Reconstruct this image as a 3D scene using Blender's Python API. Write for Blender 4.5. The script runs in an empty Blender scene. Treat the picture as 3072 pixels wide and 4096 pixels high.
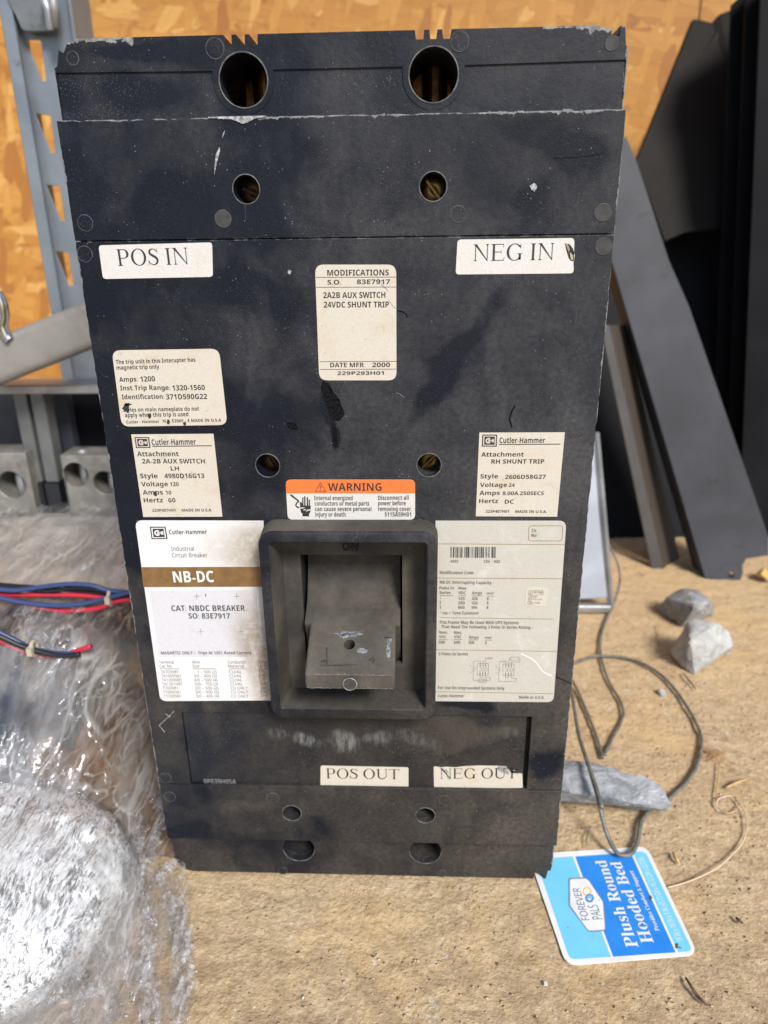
import bpy, bmesh, math, random
from mathutils import Vector, Matrix, noise
random.seed(7)
S = bpy.context.scene
COL = S.collection
mm = 0.001
# ------------------------------------------------------------------ camera
CAM = Vector((0.0277790, -0.2938189, 0.3295332))
YAW, PITCH, ROLL, FPX = -0.0422498, 0.3584732, -0.0132599, 2840.0
cy, sy, cp, sp, cr, sr = (math.cos(YAW), math.sin(YAW), math.cos(PITCH), math.sin(PITCH), math.cos(ROLL), math.sin(ROLL))
FWD = Vector((sy*cp, cy*cp, -sp)); R0 = Vector((cy, -sy, 0)); U0 = R0.cross(FWD)
RGT = cr*R0 + sr*U0; UPV = -sr*R0 + cr*U0
cd = bpy.data.cameras.new('camera'); cam = bpy.data.objects.new('camera', cd); COL.objects.link(cam)
mw = Matrix((RGT, UPV, -FWD)).transposed().to_4x4(); mw.translation = CAM; cam.matrix_world = mw
cd.sensor_fit = 'VERTICAL'; cd.sensor_height = 36; cd.sensor_width = 27; cd.lens = FPX/4096*36
cd.clip_start = 0.01; cd.clip_end = 50
cd.dof.use_dof = True; cd.dof.focus_distance = 0.295; cd.dof.aperture_fstop = 10.5
S.camera = cam
# ------------------------------------------------------------------ light
SUN_DIR = Vector((0.40, -0.78, 0.80)).normalized()
W = bpy.data.worlds.new('World'); S.world = W; W.use_nodes = True
wn = W.node_tree.nodes; wl = W.node_tree.links
sky = wn.new('ShaderNodeTexSky'); sky.sky_type = 'NISHITA'; sky.sun_disc = False
sky.sun_elevation = math.asin(SUN_DIR.z); sky.sun_rotation = math.atan2(SUN_DIR.x, SUN_DIR.y)
bgn = wn['Background']; bgn.inputs['Strength'].default_value = 0.105; wl.new(sky.outputs[0], bgn.inputs[0])
sd = bpy.data.lights.new('sun', 'SUN'); sd.energy = 3.1; sd.angle = math.radians(15); sd.color = (1.0, 0.955, 0.90)
sun = bpy.data.objects.new('sun', sd); COL.objects.link(sun)
sun.rotation_euler = SUN_DIR.to_track_quat('Z', 'Y').to_euler()
S.view_settings.view_transform = 'Standard'; S.view_settings.look = 'None'
S.view_settings.exposure = 0.55; S.view_settings.gamma = 1.0
S.cycles.transparent_max_bounces = 16; S.cycles.max_bounces = 8

# ------------------------------------------------------------------ projection of measured picture points onto real planes
def ray(x, y): return FWD + RGT*((x-1536)/FPX) - UPV*((y-2048)/FPX)
def onY(x, y, Y): d = ray(x, y); t = (Y-CAM.y)/d.y; return CAM + d*t
def onZ(x, y, Z): d = ray(x, y); t = (Z-CAM.z)/d.z; return CAM + d*t
class Face:   # vertical frame: u = X, v = Z at depth Y (metres)
    def __init__(s, Y): s.Y = Y
    def inv(s, p): q = onY(p[0], p[1], s.Y); return Vector((q.x, q.z))
    def out(s, u, v, h=0): return Vector((u, s.Y-h, v))
class Flat:   # horizontal frame: u = X, v = Y at height Z
    def __init__(s, Z): s.Z = Z
    def inv(s, p): q = onZ(p[0], p[1], s.Z); return Vector((q.x, q.y))
    def out(s, u, v, h=0): return Vector((u, v, s.Z+h))

# ------------------------------------------------------------------ node helpers
class NT:
    def __init__(s, name):
        s.m = bpy.data.materials.new(name); s.m.use_nodes = True; s.t = s.m.node_tree
        s.b = s.t.nodes['Principled BSDF']; s.o = s.t.nodes['Material Output']; s._co = None
    def n(s, typ, **k):
        nd = s.t.nodes.new(typ)
        for a, v in k.items(): setattr(nd, a, v)
        return nd
    def L(s, a, b): s.t.links.new(a, b)
    def put(s, sock, v):
        if isinstance(v, bpy.types.NodeSocket): s.L(v, sock)
        elif v is not None:
            if sock.type == 'RGBA' and len(v) == 3: v = (*v, 1)
            sock.default_value = v
    @property
    def co(s):
        if s._co is None: s._co = s.n('ShaderNodeTexCoord').outputs['Object']
        return s._co
    def scale(s, v, vec=None, rot=(0,0,0), loc=(0,0,0)):
        m = s.n('ShaderNodeMapping'); s.put(m.inputs[0], vec or s.co); m.inputs['Scale'].default_value = v; m.inputs['Rotation'].default_value = rot; m.inputs['Location'].default_value = loc
        return m.outputs[0]
    def noise(s, sc, det=3, rough=.5, dist=0, vec=None, col=False):
        m = s.n('ShaderNodeTexNoise'); s.put(m.inputs['Vector'], vec or s.co); m.inputs['Scale'].default_value = sc
        m.inputs['Detail'].default_value = det; m.inputs['Roughness'].default_value = rough; m.inputs['Distortion'].default_value = dist
        return m.outputs[1 if col else 0]
    def vor(s, sc, vec=None, feature='F1', out=0, rnd=1):
        m = s.n('ShaderNodeTexVoronoi', feature=feature); s.put(m.inputs['Vector'], vec or s.co); m.inputs['Scale'].default_value = sc; m.inputs['Randomness'].default_value = rnd
        return m.outputs[out]
    def rng(s, v, a, b, c=0, d=1, smooth=True):
        m = s.n('ShaderNodeMapRange'); m.interpolation_type = 'SMOOTHSTEP' if smooth else 'LINEAR'
        s.put(m.inputs[0], v)
        for i, q in zip((1,2,3,4), (a,b,c,d)): m.inputs[i].default_value = q
        return m.outputs[0]
    def op(s, o, a, b=0.0, clamp=False):
        m = s.n('ShaderNodeMath', operation=o, use_clamp=clamp); s.put(m.inputs[0], a); s.put(m.inputs[1], b); return m.outputs[0]
    def mix(s, f, a, b, mode='MIX'):
        m = s.n('ShaderNodeMix', data_type='RGBA', blend_type=mode); s.put(m.inputs[0], f); s.put(m.inputs[6], a); s.put(m.inputs[7], b); return m.outputs[2]
    def sep(s, v=None):
        m = s.n('ShaderNodeSeparateXYZ'); s.put(m.inputs[0], v or s.co); return m.outputs
    def bump(s, h, st, dist=.001):
        m = s.n('ShaderNodeBump'); m.inputs['Strength'].default_value = st; m.inputs['Distance'].default_value = dist; s.put(m.inputs['Height'], h); s.L(m.outputs[0], s.b.inputs['Normal']); return m.outputs[0]
    def ellipse(s, cx, cz, rx, rz, vec=None, rot=0, ax=(0, 2), soft=.55):
        # soft patch mask: 1 inside, 0 outside
        m = s.n('ShaderNodeMapping'); m.vector_type = 'TEXTURE'; s.put(m.inputs[0], vec or s.co)
        sc = [1e3, 1e3, 1e3]; lo = [0, 0, 0]; sc[ax[0]] = rx; sc[ax[1]] = rz; lo[ax[0]] = cx; lo[ax[1]] = cz
        m.inputs['Location'].default_value = lo; m.inputs['Scale'].default_value = sc
        r = [0,0,0]; r[3-ax[0]-ax[1]] = rot; m.inputs['Rotation'].default_value = r
        l = s.n('ShaderNodeVectorMath', operation='LENGTH'); s.L(m.outputs[0], l.inputs[0])
        return s.rng(l.outputs['Value'], 1.15, soft, 0, 1)
    def done(s, col=None, rough=None, metal=None, spec=None, **k):
        s.put(s.b.inputs['Base Color'], col); s.put(s.b.inputs['Roughness'], rough); s.put(s.b.inputs['Metallic'], metal); s.put(s.b.inputs['Specular IOR Level'], spec)
        for a, v in k.items(): s.put(s.b.inputs[a], v)
        return s.m

def FX(x, y, Y=0.0):
    q = onY(x/0.54004, y/0.54004, Y); return q.x, q.z   # display px (1659 wide) -> face X,Z

def m_case(name, amount=1.0, tan=0.0):
    t = NT(name)
    wob = t.noise(28, 3, .5, col=True)
    vm = t.n('ShaderNodeVectorMath', operation='MULTIPLY_ADD'); t.L(wob, vm.inputs[0]); vm.inputs[1].default_value = (.03,.03,.03); t.L(t.co, vm.inputs[2])
    vec = vm.outputs[0]
    big = t.noise(11, 4, .55, .6, vec); mid = t.noise(38, 5, .6, .4, vec); fine = t.noise(420, 3, .7); grit = t.noise(1500, 2, .6)
    d = t.op('ADD', t.op('MULTIPLY', t.rng(big, .38, .64), .30), .09)
    d = t.op('ADD', d, t.op('MULTIPLY', t.rng(mid, .40, .72), .24))
    d = t.op('ADD', d, t.op('MULTIPLY', t.rng(t.noise(1, 4, .65, .6, vec=t.scale((55, 1, 13), vec, (0, -.6, 0))), .46, .66), .13))
    # more dust settled toward the lower right and the middle
    xyz = t.sep()
    d = t.op('ADD', d, t.rng(xyz[0], -.09, .11, -.16, .20)); d = t.op('ADD', d, t.rng(xyz[2], .36, .05, -.05, .14))
    d = t.op('ADD', d, t.op('MULTIPLY', t.rng(t.noise(17, 3, .5, 1.4), .47, .54), -.11))
    def E(x, y, rx, ry, rot, st, soft=.4):
        cx, cz = FX(x, y); return t.op('MULTIPLY', t.ellipse(cx+.0, cz, rx*mm, ry*mm, t_vec, rot, soft=soft), st)
    t_vec = vm2(t, .012)
    for a in [(1020,715,6,26,.70,-.45),(950,845,5,24,.75,-.38),(1160,430,7,12,.4,-.3),(905,600,14,5,.0,-.15),(300,1000,30,60,0,-.25),(560,640,35,12,.2,-.15),
              (1010,1520,16,5,0,-.6),(1180,1650,12,12,.3,-.6),(420,1560,8,50,0,-.35),(700,880,3,9,-.25,-.7),(725,945,2,8,-.1,-.6),(600,900,7,16,.1,-.35),(1050,640,24,10,-.5,.15),
              (820,900,26,16,.3,.18),(900,1000,40,12,.0,.20),(1240,1000,10,30,0,.28),(700,1100,60,9,0,.25),(640,330,2.4,10,0,-.5),(1170,280,18,6,0,-.3),(300,190,20,7,0,-.3),(300,105,25,4,0,-.4),(1250,330,16,8,.3,-.4),(680,1790,14,10,0,-.3),(540,1740,20,5,0,.2),(960,1860,50,8,0,.1),
              (760,700,4,20,.1,.2),(500,1250,10,14,0,.1),(1240,1440,9,60,0,.22),(1090,520,34,11,.1,.15),(330,420,30,14,0,.12),(820,450,24,20,.4,.1),(1190,520,22,10,0,-.2)]:
        d = t.op('ADD', d, E(*a))
    d = t.op('MULTIPLY', t.op('MULTIPLY', d, t.rng(fine, .25, .75, .55, 1.25)), amount, True)
    base = t.mix(t.rng(mid, .3, .7), (.0045,.0064,.0125), (.0070,.0094,.0165))  # black tinted blue for the sky reflected in it
    dustc = t.mix(t.rng(xyz[2], .08, .28), (.086,.074,.058), (.060,.060,.064))
    if tan: dustc = t.mix(tan, dustc, (.135,.112,.084))
    col = t.mix(d, base, dustc)
    # bright grains of dust
    sp = t.vor(760, out=0); spm = t.op('MULTIPLY', t.rng(sp, .17, .08), t.rng(t.noise(60, 2), .42, .6)); 
    spr = t.vor(760, out=1); srs = t.n('ShaderNodeSeparateColor'); t.L(spr, srs.inputs[0])
    spm = t.op('MULTIPLY', spm, t.rng(srs.outputs[0], .78, .9)); col = t.mix(t.op('MULTIPLY', spm, .75), col, (.36,.34,.31))
    sp2 = t.rng(t.noise(2600, 1, .5), .66, .74); col = t.mix(t.op('MULTIPLY', t.op('MULTIPLY', sp2, .5), t.rng(t.noise(25, 3), .35, .65, .15, 1)), col, (.26,.245,.22))
    # fine scratches
    scv = t.scale((900, 1, 60), rot=(0, .35, 0)); scr = t.rng(t.noise(1, 2, .6, vec=scv), .70, .76)
    scr = t.op('MULTIPLY', scr, t.rng(t.noise(22, 1), .56, .64)); col = t.mix(t.op('MULTIPLY', scr, .35), col, (.22,.22,.22))
    # chipped, scuffed edges: top lip of the cover and the long sides
    wn_ = t.noise(190, 4, .7); wl_ = t.noise(30, 2, .5)
    def edge(dist, wid, thr):
        return t.op('MULTIPLY', t.op('LESS_THAN', dist, t.op('MULTIPLY', t.rng(wn_, .3, .75, 0, 1), t.op('MULTIPLY', t.rng(wl_, .35, .7, .25, 1.6), wid))), thr)
    dz = t.op('ABSOLUTE', t.op('SUBTRACT', xyz[2], .3746)); dz2 = t.op('ABSOLUTE', t.op('SUBTRACT', xyz[2], .4015))
    dx = t.op('ABSOLUTE', t.op('SUBTRACT', t.op('ABSOLUTE', xyz[0]), .1048))
    e = t.op('MAXIMUM', edge(dz, .0012, .75), edge(dx, .0009, .7)); e = t.op('MAXIMUM', e, t.op('MULTIPLY', edge(dz2, .0028, .9), t.op('GREATER_THAN', t.op('ABSOLUTE', xyz[0]), .074)))
    e = t.op('MAXIMUM', e, t.op('MULTIPLY', t.op('LESS_THAN', t.op('ABSOLUTE', t.op('SUBTRACT', xyz[2], .3327)), .0005), t.op('MULTIPLY', t.rng(wn_, .5, .6), .3)))  # pale lit line of the cover seam, painted in and broken by noise
    col = t.mix(t.op('MULTIPLY', e, .8), col, t.mix(t.rng(fine, .3, .7), (.17,.17,.165), (.42,.42,.41)))
    if name == 'recessed_panel':
        for x, y, rx, ry in ((672,1600,6,5.0),(745,1607,9,6.0),(850,1605,7,5.0)):
            pass
    h = t.op('ADD', t.op('MULTIPLY', grit, .5), t.op('ADD', fine, t.op('MULTIPLY', spm, 1.5)))
    t.bump(h, .35, .0004)
    return t, col, d, vec
def vm2(t, a):
    w = t.noise(45, 3, .6, col=True); m = t.n('ShaderNodeVectorMath', operation='MULTIPLY_ADD'); t.L(w, m.inputs[0]); m.inputs[1].default_value = (a*1.3,)*3
    s_ = t.n('ShaderNodeVectorMath', operation='SUBTRACT'); t.L(t.co, s_.inputs[0]); s_.inputs[1].default_value = (a*.65,)*3; t.L(s_.outputs[0], m.inputs[2]); return m.outputs[0]

t, c, d, v_ = m_case('black_thermoset'); M_CASE = t.done(c, t.rng(d, 0, 1, .48, .85), 0, .22)
t, c, d, v_ = m_case('black_thermoset_dusty', 1.35, .8); 
M_DUSTY = t.done(t.mix(.55, c, t.mix(t.rng(t.noise(35, 4), .35, .7), (.045,.042,.037), (.125,.112,.092))), .85, 0, .25)
t, c, d, v_ = m_case('recessed_panel_black', .55)
vv = vm2(t, .013)
for x, y, rx, rz, s_ in ((668,1600,7,6,.8),(742,1604,10,7,.95),(812,1600,7,5,.6),(600,1590,8,4,.3),(900,1598,14,4,.35),(1090,1590,8,4,.3)):
    cx, cz = FX(x, y); c = t.mix(t.op('MULTIPLY', t.ellipse(cx, cz, rx*mm, rz*mm, vv, .3, soft=.35), t.op('MULTIPLY', t.rng(t.noise(1, 4, .7, vec=t.scale((420,1,90), rot=(0,.15,0))), .34, .62), s_)), c, (.17,.175,.165))
cx, cz = FX(1000, 1585); c = t.mix(t.op('MULTIPLY', t.ellipse(cx, cz, .035, .010, vm2(t, .03), soft=.1), .35), c, (.11,.092,.068))
M_PANEL = t.done(c, .42, 0, .35)

def simple(name, col, rough=.5, metal=0, col2=None, sc=60, bump=0, bsc=300, spec=.5, dist=0, lo=.35, hi=.65, **k):
    t = NT(name); c = col
    if col2: c = t.mix(t.rng(t.noise(sc, 5, .6, dist), lo, hi), col, col2)
    if bump: t.bump(t.noise(bsc, 4, .6), bump, .0006)
    return t.done(c, rough, metal, spec, **k)
M_DARK = simple('hole_black', (.006,.006,.007), .7)
M_MARK = simple('mould_mark_dusty', (.028,.029,.030), .75, col2=(.048,.047,.045), sc=300)
M_RIM = simple('hole_rim_worn', (.05,.052,.055), .6, col2=(.16,.16,.155), sc=300)
M_RIM2 = simple('mould_mark_ring', (.035,.036,.037), .7, col2=(.10,.098,.092), sc=260)
M_BRASS = simple('tarnished_brass', (.26,.17,.06), .42, .9, col2=(.10,.055,.02), sc=90, bump=.3)
M_COPPER = simple('brown_copper', (.22,.105,.04), .35, .8, col2=(.06,.028,.012), sc=120, bump=.2)
M_RUST = simple('rusty_screw', (.16,.085,.04), .5, .6, col2=(.045,.02,.012), sc=120, bump=.3)
def m_paper(name, base, stain=.5, mark=(.50,.42,.28), edge_dirt=None, rough=.6):
    t = NT(name)
    c = t.mix(t.rng(t.noise(900, 3, .7), .3, .7), tuple(x*.93 for x in base), base)
    c = t.mix(t.op('MULTIPLY', t.rng(t.noise(75, 6, .65, .5), .50, .78), stain), c, mark)
    c = t.mix(t.op('MULTIPLY', t.rng(t.noise(160, 4, .7, 1.0), .60, .74), stain*.6), c, tuple(x*.45 for x in base))
    sp = t.rng(t.noise(1300, 2, .6), .70, .76); c = t.mix(t.op('MULTIPLY', sp, .45), c, (.08,.07,.06))
    if edge_dirt:
        for cx, cz, rx, rz, s_, colr in edge_dirt:
            c = t.mix(t.op('MULTIPLY', t.ellipse(cx, cz, rx, rz, vm2(t, .01), soft=.25), t.op('MULTIPLY', t.rng(t.noise(260, 4, .7), .25, .6, .45, 1), s_)), c, colr)
    t.bump(t.noise(700, 3, .6), .12, .0004)
    return t.done(c, rough, 0, .35)
M_PAPER = m_paper('sticker_paper', (.62,.605,.575), .35)
M_PAPER_AGED = m_paper('sticker_paper_aged', (.575,.53,.455), .75)
M_PAPER_WARN = m_paper('sticker_warning_white', (.62,.60,.57), .5)
cx0, cz0 = FX(548, 1200); cx1, cz1 = FX(548, 1440)
M_PLATE_L = m_paper('nameplate_white', (.70,.70,.71), .25, edge_dirt=[(cx0+.006, cz0, .022, .022, .75, (.28,.21,.13)), (cx1+.008, cz1, .016, .045, .85, (.24,.17,.10)), (cx0-.012, cz0+.004, .018, .012, .35, (.40,.34,.25))])
M_PLATE_R = m_paper('nameplate_dusty', (.50,.485,.43), .5, (.66,.68,.68))
M_LAV = m_paper('nameplate_lavender', (.60,.60,.64), .35, edge_dirt=[(cx1+.006, cz1+.01, .018, .04, .8, (.26,.19,.11))])
M_BROWN = simple('nameplate_brown_band', (.22,.125,.045), .5, col2=(.17,.09,.035), sc=200)
M_ORANGE = simple('warning_orange', (.78,.17,.035), .5, col2=(.56,.14,.05), sc=500, lo=.45, hi=.75)
M_INK = simple('ink_black', (.022,.022,.024), .6); M_INKG = simple('ink_grey', (.045,.045,.043), .6, col2=(.08,.078,.075), sc=900)
M_BRLINE = simple('ink_brown', (.24,.13,.05), .6); M_WHITEINK = simple('ink_white', (.80,.80,.78), .5)
M_EMB = simple('emboss_lit_grey', (.16,.165,.165), .6)  # grey stands for the light caught by the raised number
M_SCUFF = simple('scuffed_plastic_white', (.42,.43,.43), .8, col2=(.12,.12,.12), sc=500)

def m_metal(name, base, base2, rough=.4, metal=.0, sc=30, bump=.1, stretch=None, spec=.5):
    t = NT(name); v = t.scale(stretch) if stretch else None
    c = t.mix(t.rng(t.noise(sc, 5, .6, .3, vec=v), .3, .72), base, base2)
    c = t.mix(t.op('MULTIPLY', t.rng(t.noise(9, 4, .6), .48, .72), .45), c, tuple(x*.6 for x in base))
    c = t.mix(t.op('MULTIPLY', t.rng(t.noise(55, 5, .7), .60, .70), .5), c, tuple(x*y for x, y in zip(base, (.42,.36,.30))))
    c = t.mix(t.op('MULTIPLY', t.rng(t.noise(1, 3, .6, vec=t.scale((300, 300, 12))), .66, .74), .35), c, tuple(min(1, x*1.9) for x in base))
    t.bump(t.noise(400, 3, .6), bump, .0004)
    return t.done(c, rough, metal, spec)
M_POST = m_metal('galvanised_blue_grey', (.19,.22,.255), (.27,.30,.335), .42, .45, 14)
M_GREYBAR = m_metal('painted_grey_bar', (.20,.19,.17), (.29,.275,.25), .55, .15, 25)
M_ALU = m_metal('aluminium', (.32,.325,.33), (.46,.465,.47), .38, .6, 40)
M_CAST = m_metal('cast_lug_metal', (.20,.19,.17), (.33,.315,.285), .5, .45, 60, .5)
M_GREYBLADE = m_metal('grey_blade', (.11,.115,.115), (.16,.165,.165), .5, .2, 30)
M_BLACKPL = simple('black_plastic', (.012,.013,.018), .45)
M_SLATE = simple('slate_blue_sheet', (.030,.032,.043), .55, col2=(.05,.053,.068), sc=20)
M_BEAM = m_metal('dark_painted_steel', (.036,.037,.043), (.054,.056,.065), .5, 0, 14, .12, spec=.22)
M_BEAM2 = m_metal('dark_brown_steel', (.045,.043,.042), (.07,.065,.06), .5, .1, 18)
M_BLACKSHEET = m_metal('black_sheet', (.004,.0045,.006), (.008,.0085,.011), .6, 0, 10, .1, spec=.12)
M_DARKBOARD = m_metal('dark_leaning_board', (.009,.008,.007), (.015,.013,.012), .7, 0, 10, .1, spec=.2)
M_WHITEPANEL = simple('white_panel', (.30,.32,.37), .45, col2=(.38,.40,.45), sc=20)

def m_osb():
    t = NT('osb_board')
    vm = t.n('ShaderNodeVectorMath', operation='MULTIPLY_ADD'); t.L(t.noise(22, 3, .6, col=True), vm.inputs[0]); vm.inputs[1].default_value = (.013,)*3; t.L(t.co, vm.inputs[2])
    cols = None
    for i, (rot, sc) in enumerate((((0,.15,0),(14,1,70)), ((0,-.75,0),(17,1,80)), ((0,.8,0),(15,1,66)), ((0,-.12,0),(12,1,60)), ((0,1.35,0),(18,1,76)))):
        vr = t.scale((1,1,1), vm.outputs[0], rot); v = t.scale(sc, vr, (0,0,0), (i*3.3, 0, i*7.1)); vo = t.vor(1, v, out=1); s_ = t.n('ShaderNodeSeparateColor'); t.L(vo, s_.inputs[0])
        c = t.mix(s_.outputs[0], (.42,.19,.036), (.56,.29,.068)); c = t.mix(t.rng(s_.outputs[2], .84, .9), c, (.34,.14,.032)); c = t.mix(t.rng(s_.outputs[2], .12, .08), c, (.64,.37,.11))
        grain = t.rng(t.noise(1, 4, .65, .3, vec=t.scale((sc[0]*1.5, 1, sc[2]*8), vr)), .35, .65)
        c = t.mix(t.op('MULTIPLY', grain, .45), c, (.40,.17,.035))
        dg = t.vor(1, v, 'DISTANCE_TO_EDGE'); c = t.mix(t.rng(dg, .07, .0, 0, .30), c, (.24,.09,.025))
        cols = c if cols is None else t.mix(t.rng(s_.outputs[1], .58, .61), cols, c)
    cols = t.mix(t.op('MULTIPLY', t.rng(t.noise(1, 5, .65, 1.5, vec=t.scale((10,1,60), rot=(0,.35,0))), .52, .70), .55), cols, (.34,.14,.04))
    cols = t.mix(t.op('MULTIPLY', t.rng(t.noise(40, 5, .7), .62, .72), .5), cols, (.20,.08,.03))
    t.bump(t.noise(60, 5, .6), .3, .002)
    return t.done(cols, .55, 0, .4)
M_OSB = m_osb()

def m_floor():
    t = NT('dusty_board_floor')
    a = t.noise(210, 5, .65, .6); b = t.noise(30, 5, .6, .4); f = t.noise(900, 3, .7)
    lump = t.noise(430, 2, .5); 
    streak = t.noise(1, 5, .65, .6, vec=t.scale((14, 170, 1)))
    c = t.mix(t.rng(a, .32, .68), (.36,.262,.155), (.58,.45,.285))
    c = t.mix(t.op('MULTIPLY', t.rng(streak, .35, .68), .45), c, (.62,.455,.26))
    c = t.mix(t.op('MULTIPLY', t.rng(b, .50, .74), .5), c, (.33,.225,.13))
    c = t.mix(t.op('MULTIPLY', t.rng(t.noise(11, 4, .6), .46, .68), .45), c, (.62,.42,.20))
    c = t.mix(t.op('MULTIPLY', t.rng(t.sep()[1], .10, .30), .35), c, (.62,.43,.22))
    xyz = t.sep()
    c = t.mix(t.op('MULTIPLY', t.rng(xyz[1], -.0, -.07), t.op('MULTIPLY', t.rng(t.noise(70, 5, .7), .4, .62), .55)), c, (.27,.185,.115))
    c = t.mix(t.op('MULTIPLY', t.rng(t.noise(520, 4, .75), .60, .68), .5), c, (.20,.14,.09))
    c = t.mix(t.op('MULTIPLY', t.rng(t.noise(480, 3, .7, 1), .66, .72), .5), c, (.72,.66,.56))
    c = t.mix(t.op('MULTIPLY', t.rng(t.noise(95, 4, .7, 1.2), .62, .70), .6), c, (.66,.62,.55))
    c = t.mix(t.op('MULTIPLY', t.rng(t.noise(48, 4, .7, 1.0), .60, .68), .5), c, (.26,.165,.095))
    h = t.op('ADD', t.op('MULTIPLY', a, .9), t.op('ADD', t.op('MULTIPLY', f, .6), t.op('ADD', t.op('MULTIPLY', lump, .9), t.op('MULTIPLY', streak, .15))))
    t.bump(h, .75, .0013)
    return t.done(c, .9, 0, .15)
M_FLOOR = m_floor()
def m_rock(name, a, b, c3):
    t = NT(name); c = t.mix(t.rng(t.noise(60, 6, .65, .6), .35, .65), a, b)
    c = t.mix(t.op('MULTIPLY', t.rng(t.noise(140, 5, .7, 2.0), .56, .66), .7), c, c3)
    t.bump(t.op('ADD', t.noise(170, 6, .75), t.op('MULTIPLY', t.noise(60, 4, .6, 1.5), 1.2)), 1.0, .002); return t.done(c, .85, 0, .3)
M_ROCKP = m_rock('pale_rock', (.34,.345,.335), (.52,.525,.51), (.70,.69,.65)); M_ROCK = m_rock('grey_rock', (.21,.215,.215), (.36,.365,.36), (.60,.59,.56)); M_ROCK2 = m_rock('blue_grey_slab', (.22,.24,.26), (.40,.42,.44), (.66,.66,.65))
M_WIREG = simple('grey_wire_sheath', (.10,.105,.09), .5, col2=(.17,.17,.15), sc=200)
M_WBLUE = simple('wire_blue', (.035,.06,.16), .4); M_WRED = simple('wire_red', (.50,.022,.05), .4); M_WBLK = simple('wire_black', (.012,.014,.016), .4)
M_TIE = simple('cable_tie_tan', (.46,.40,.30), .5)
M_STRAW = simple('straw', (.42,.27,.12), .8, col2=(.55,.38,.18), sc=300); M_FIBRE = simple('orange_fibre', (.46,.25,.13), .9); M_STRING = simple('tan_string', (.62,.47,.34), .8)
M_GRIT = simple('grit', (.30,.20,.11), .9, col2=(.55,.42,.27), sc=120); M_PALEGRIT = simple('pale_grit', (.62,.60,.56), .9); M_DARKGRIT = simple('dark_grit', (.10,.065,.045), .9); M_GREEN = simple('dry_grass_green', (.10,.15,.035), .8)
M_TAGW = simple('tag_white_card', (.78,.78,.79), .35, col2=(.70,.70,.70), sc=60); M_TAGL = simple('tag_light_blue', (.16,.55,.80), .3, col2=(.19,.58,.82), sc=40)
M_TAGB = simple('tag_blue', (.022,.22,.70), .3, col2=(.03,.25,.74), sc=40); M_TAGINK = simple('tag_ink', (.03,.12,.18), .5); M_TAGY = simple('tag_yellow', (.85,.50,.03), .5); M_TAGDB = simple('tag_disc_blue', (.04,.28,.62), .5); M_TAGG = simple('tag_outline', (.12,.20,.34), .5)
M_FLOORSHADE = simple('shaded_floor_brown', (.13,.070,.034), .85, col2=(.24,.14,.075), sc=22)  # tone of the floor in shade, seen through the film
M_UNDER = simple('wrapped_dark_unit', (.045,.042,.042), .7, col2=(.17,.155,.135), sc=14, lo=.40, hi=.65)

def m_film(name, milk, glossw, bump_sc, stretch, bst, tint=(.9,.9,.92), rot=(0,0,0), lines=1.0, grain=None):
    t = NT(name); out = t.o; t.t.nodes.remove(t.b)
    tr = t.n('ShaderNodeBsdfTransparent'); tr.inputs[0].default_value = (.95,.95,.95,1)
    gl = t.n('ShaderNodeBsdfGlossy'); gl.inputs[0].default_value = (.95,.97,1,1); gl.inputs['Roughness'].default_value = .11
    df = t.n('ShaderNodeBsdfDiffuse')
    vm = t.n('ShaderNodeVectorMath', operation='MULTIPLY_ADD'); t.L(t.noise(11, 3, .6, col=True), vm.inputs[0]); vm.inputs[1].default_value = (.022,)*3; t.L(t.co, vm.inputs[2])
    sv = lambda k, rz=0: t.scale(tuple(bump_sc*k*x for x in stretch), vm.outputs[0], (rot[0], rot[1], rot[2]+rz))
    n1 = t.noise(1, 4, .55, .25, vec=sv(1))
    def crease(k, rz, w):
        n_ = t.noise(1, 2, .5, .3, vec=sv(k, rz)); return t.rng(t.op('ABSOLUTE', t.op('SUBTRACT', n_, .5)), 0, w, 1, 0)
    n2 = t.op('MAXIMUM', crease(.55, 0, .022), t.op('MAXIMUM', crease(.8, 1.1, .018), t.op('MULTIPLY', crease(1.9, -.5, .03), .7)))
    n2 = t.op('MULTIPLY', n2, t.op('MULTIPLY', t.rng(t.noise(18, 3), .35, .6), lines))
    if grain: 
        n3 = t.noise(1, 4, .7, .5, vec=t.scale(grain, vm.outputs[0], rot)); n1b = t.op('ADD', t.op('MULTIPLY', n1, .4), t.op('MULTIPLY', n3, .6))
    else: n3 = None; n1b = n1
    h = t.op('ADD', n1b, t.op('MULTIPLY', n2, .30))
    bp = t.n('ShaderNodeBump'); bp.inputs['Strength'].default_value = bst; bp.inputs['Distance'].default_value = .004; t.L(h, bp.inputs['Height'])
    if grain: t.put(df.inputs[0], t.mix(t.rng(n3, .36, .64), tuple(x*.78 for x in tint), tuple(min(1, x*1.25) for x in tint)))
    else: df.inputs[0].default_value = (*tint, 1)
    for s_ in (gl, df): t.L(bp.outputs[0], s_.inputs['Normal'])
    m1 = t.n('ShaderNodeMixShader'); t.put(m1.inputs[0], t.op('ADD', t.op('MULTIPLY', t.rng(n1b, .40, .70), milk), t.op('MULTIPLY', n2, .27), True)); t.L(tr.outputs[0], m1.inputs[1]); t.L(df.outputs[0], m1.inputs[2])
    lw = t.n('ShaderNodeLayerWeight'); lw.inputs[0].default_value = .35; t.L(bp.outputs[0], lw.inputs['Normal'])
    m2 = t.n('ShaderNodeMixShader'); t.put(m2.inputs[0], t.op('ADD', t.op('MULTIPLY', lw.outputs['Facing'], glossw), t.op('ADD', t.op('MULTIPLY', n2, .10), .035), True)); t.L(m1.outputs[0], m2.inputs[1]); t.L(gl.outputs[0], m2.inputs[2])
    t.L(m2.outputs[0], out.inputs[0]); return t.m
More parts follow.
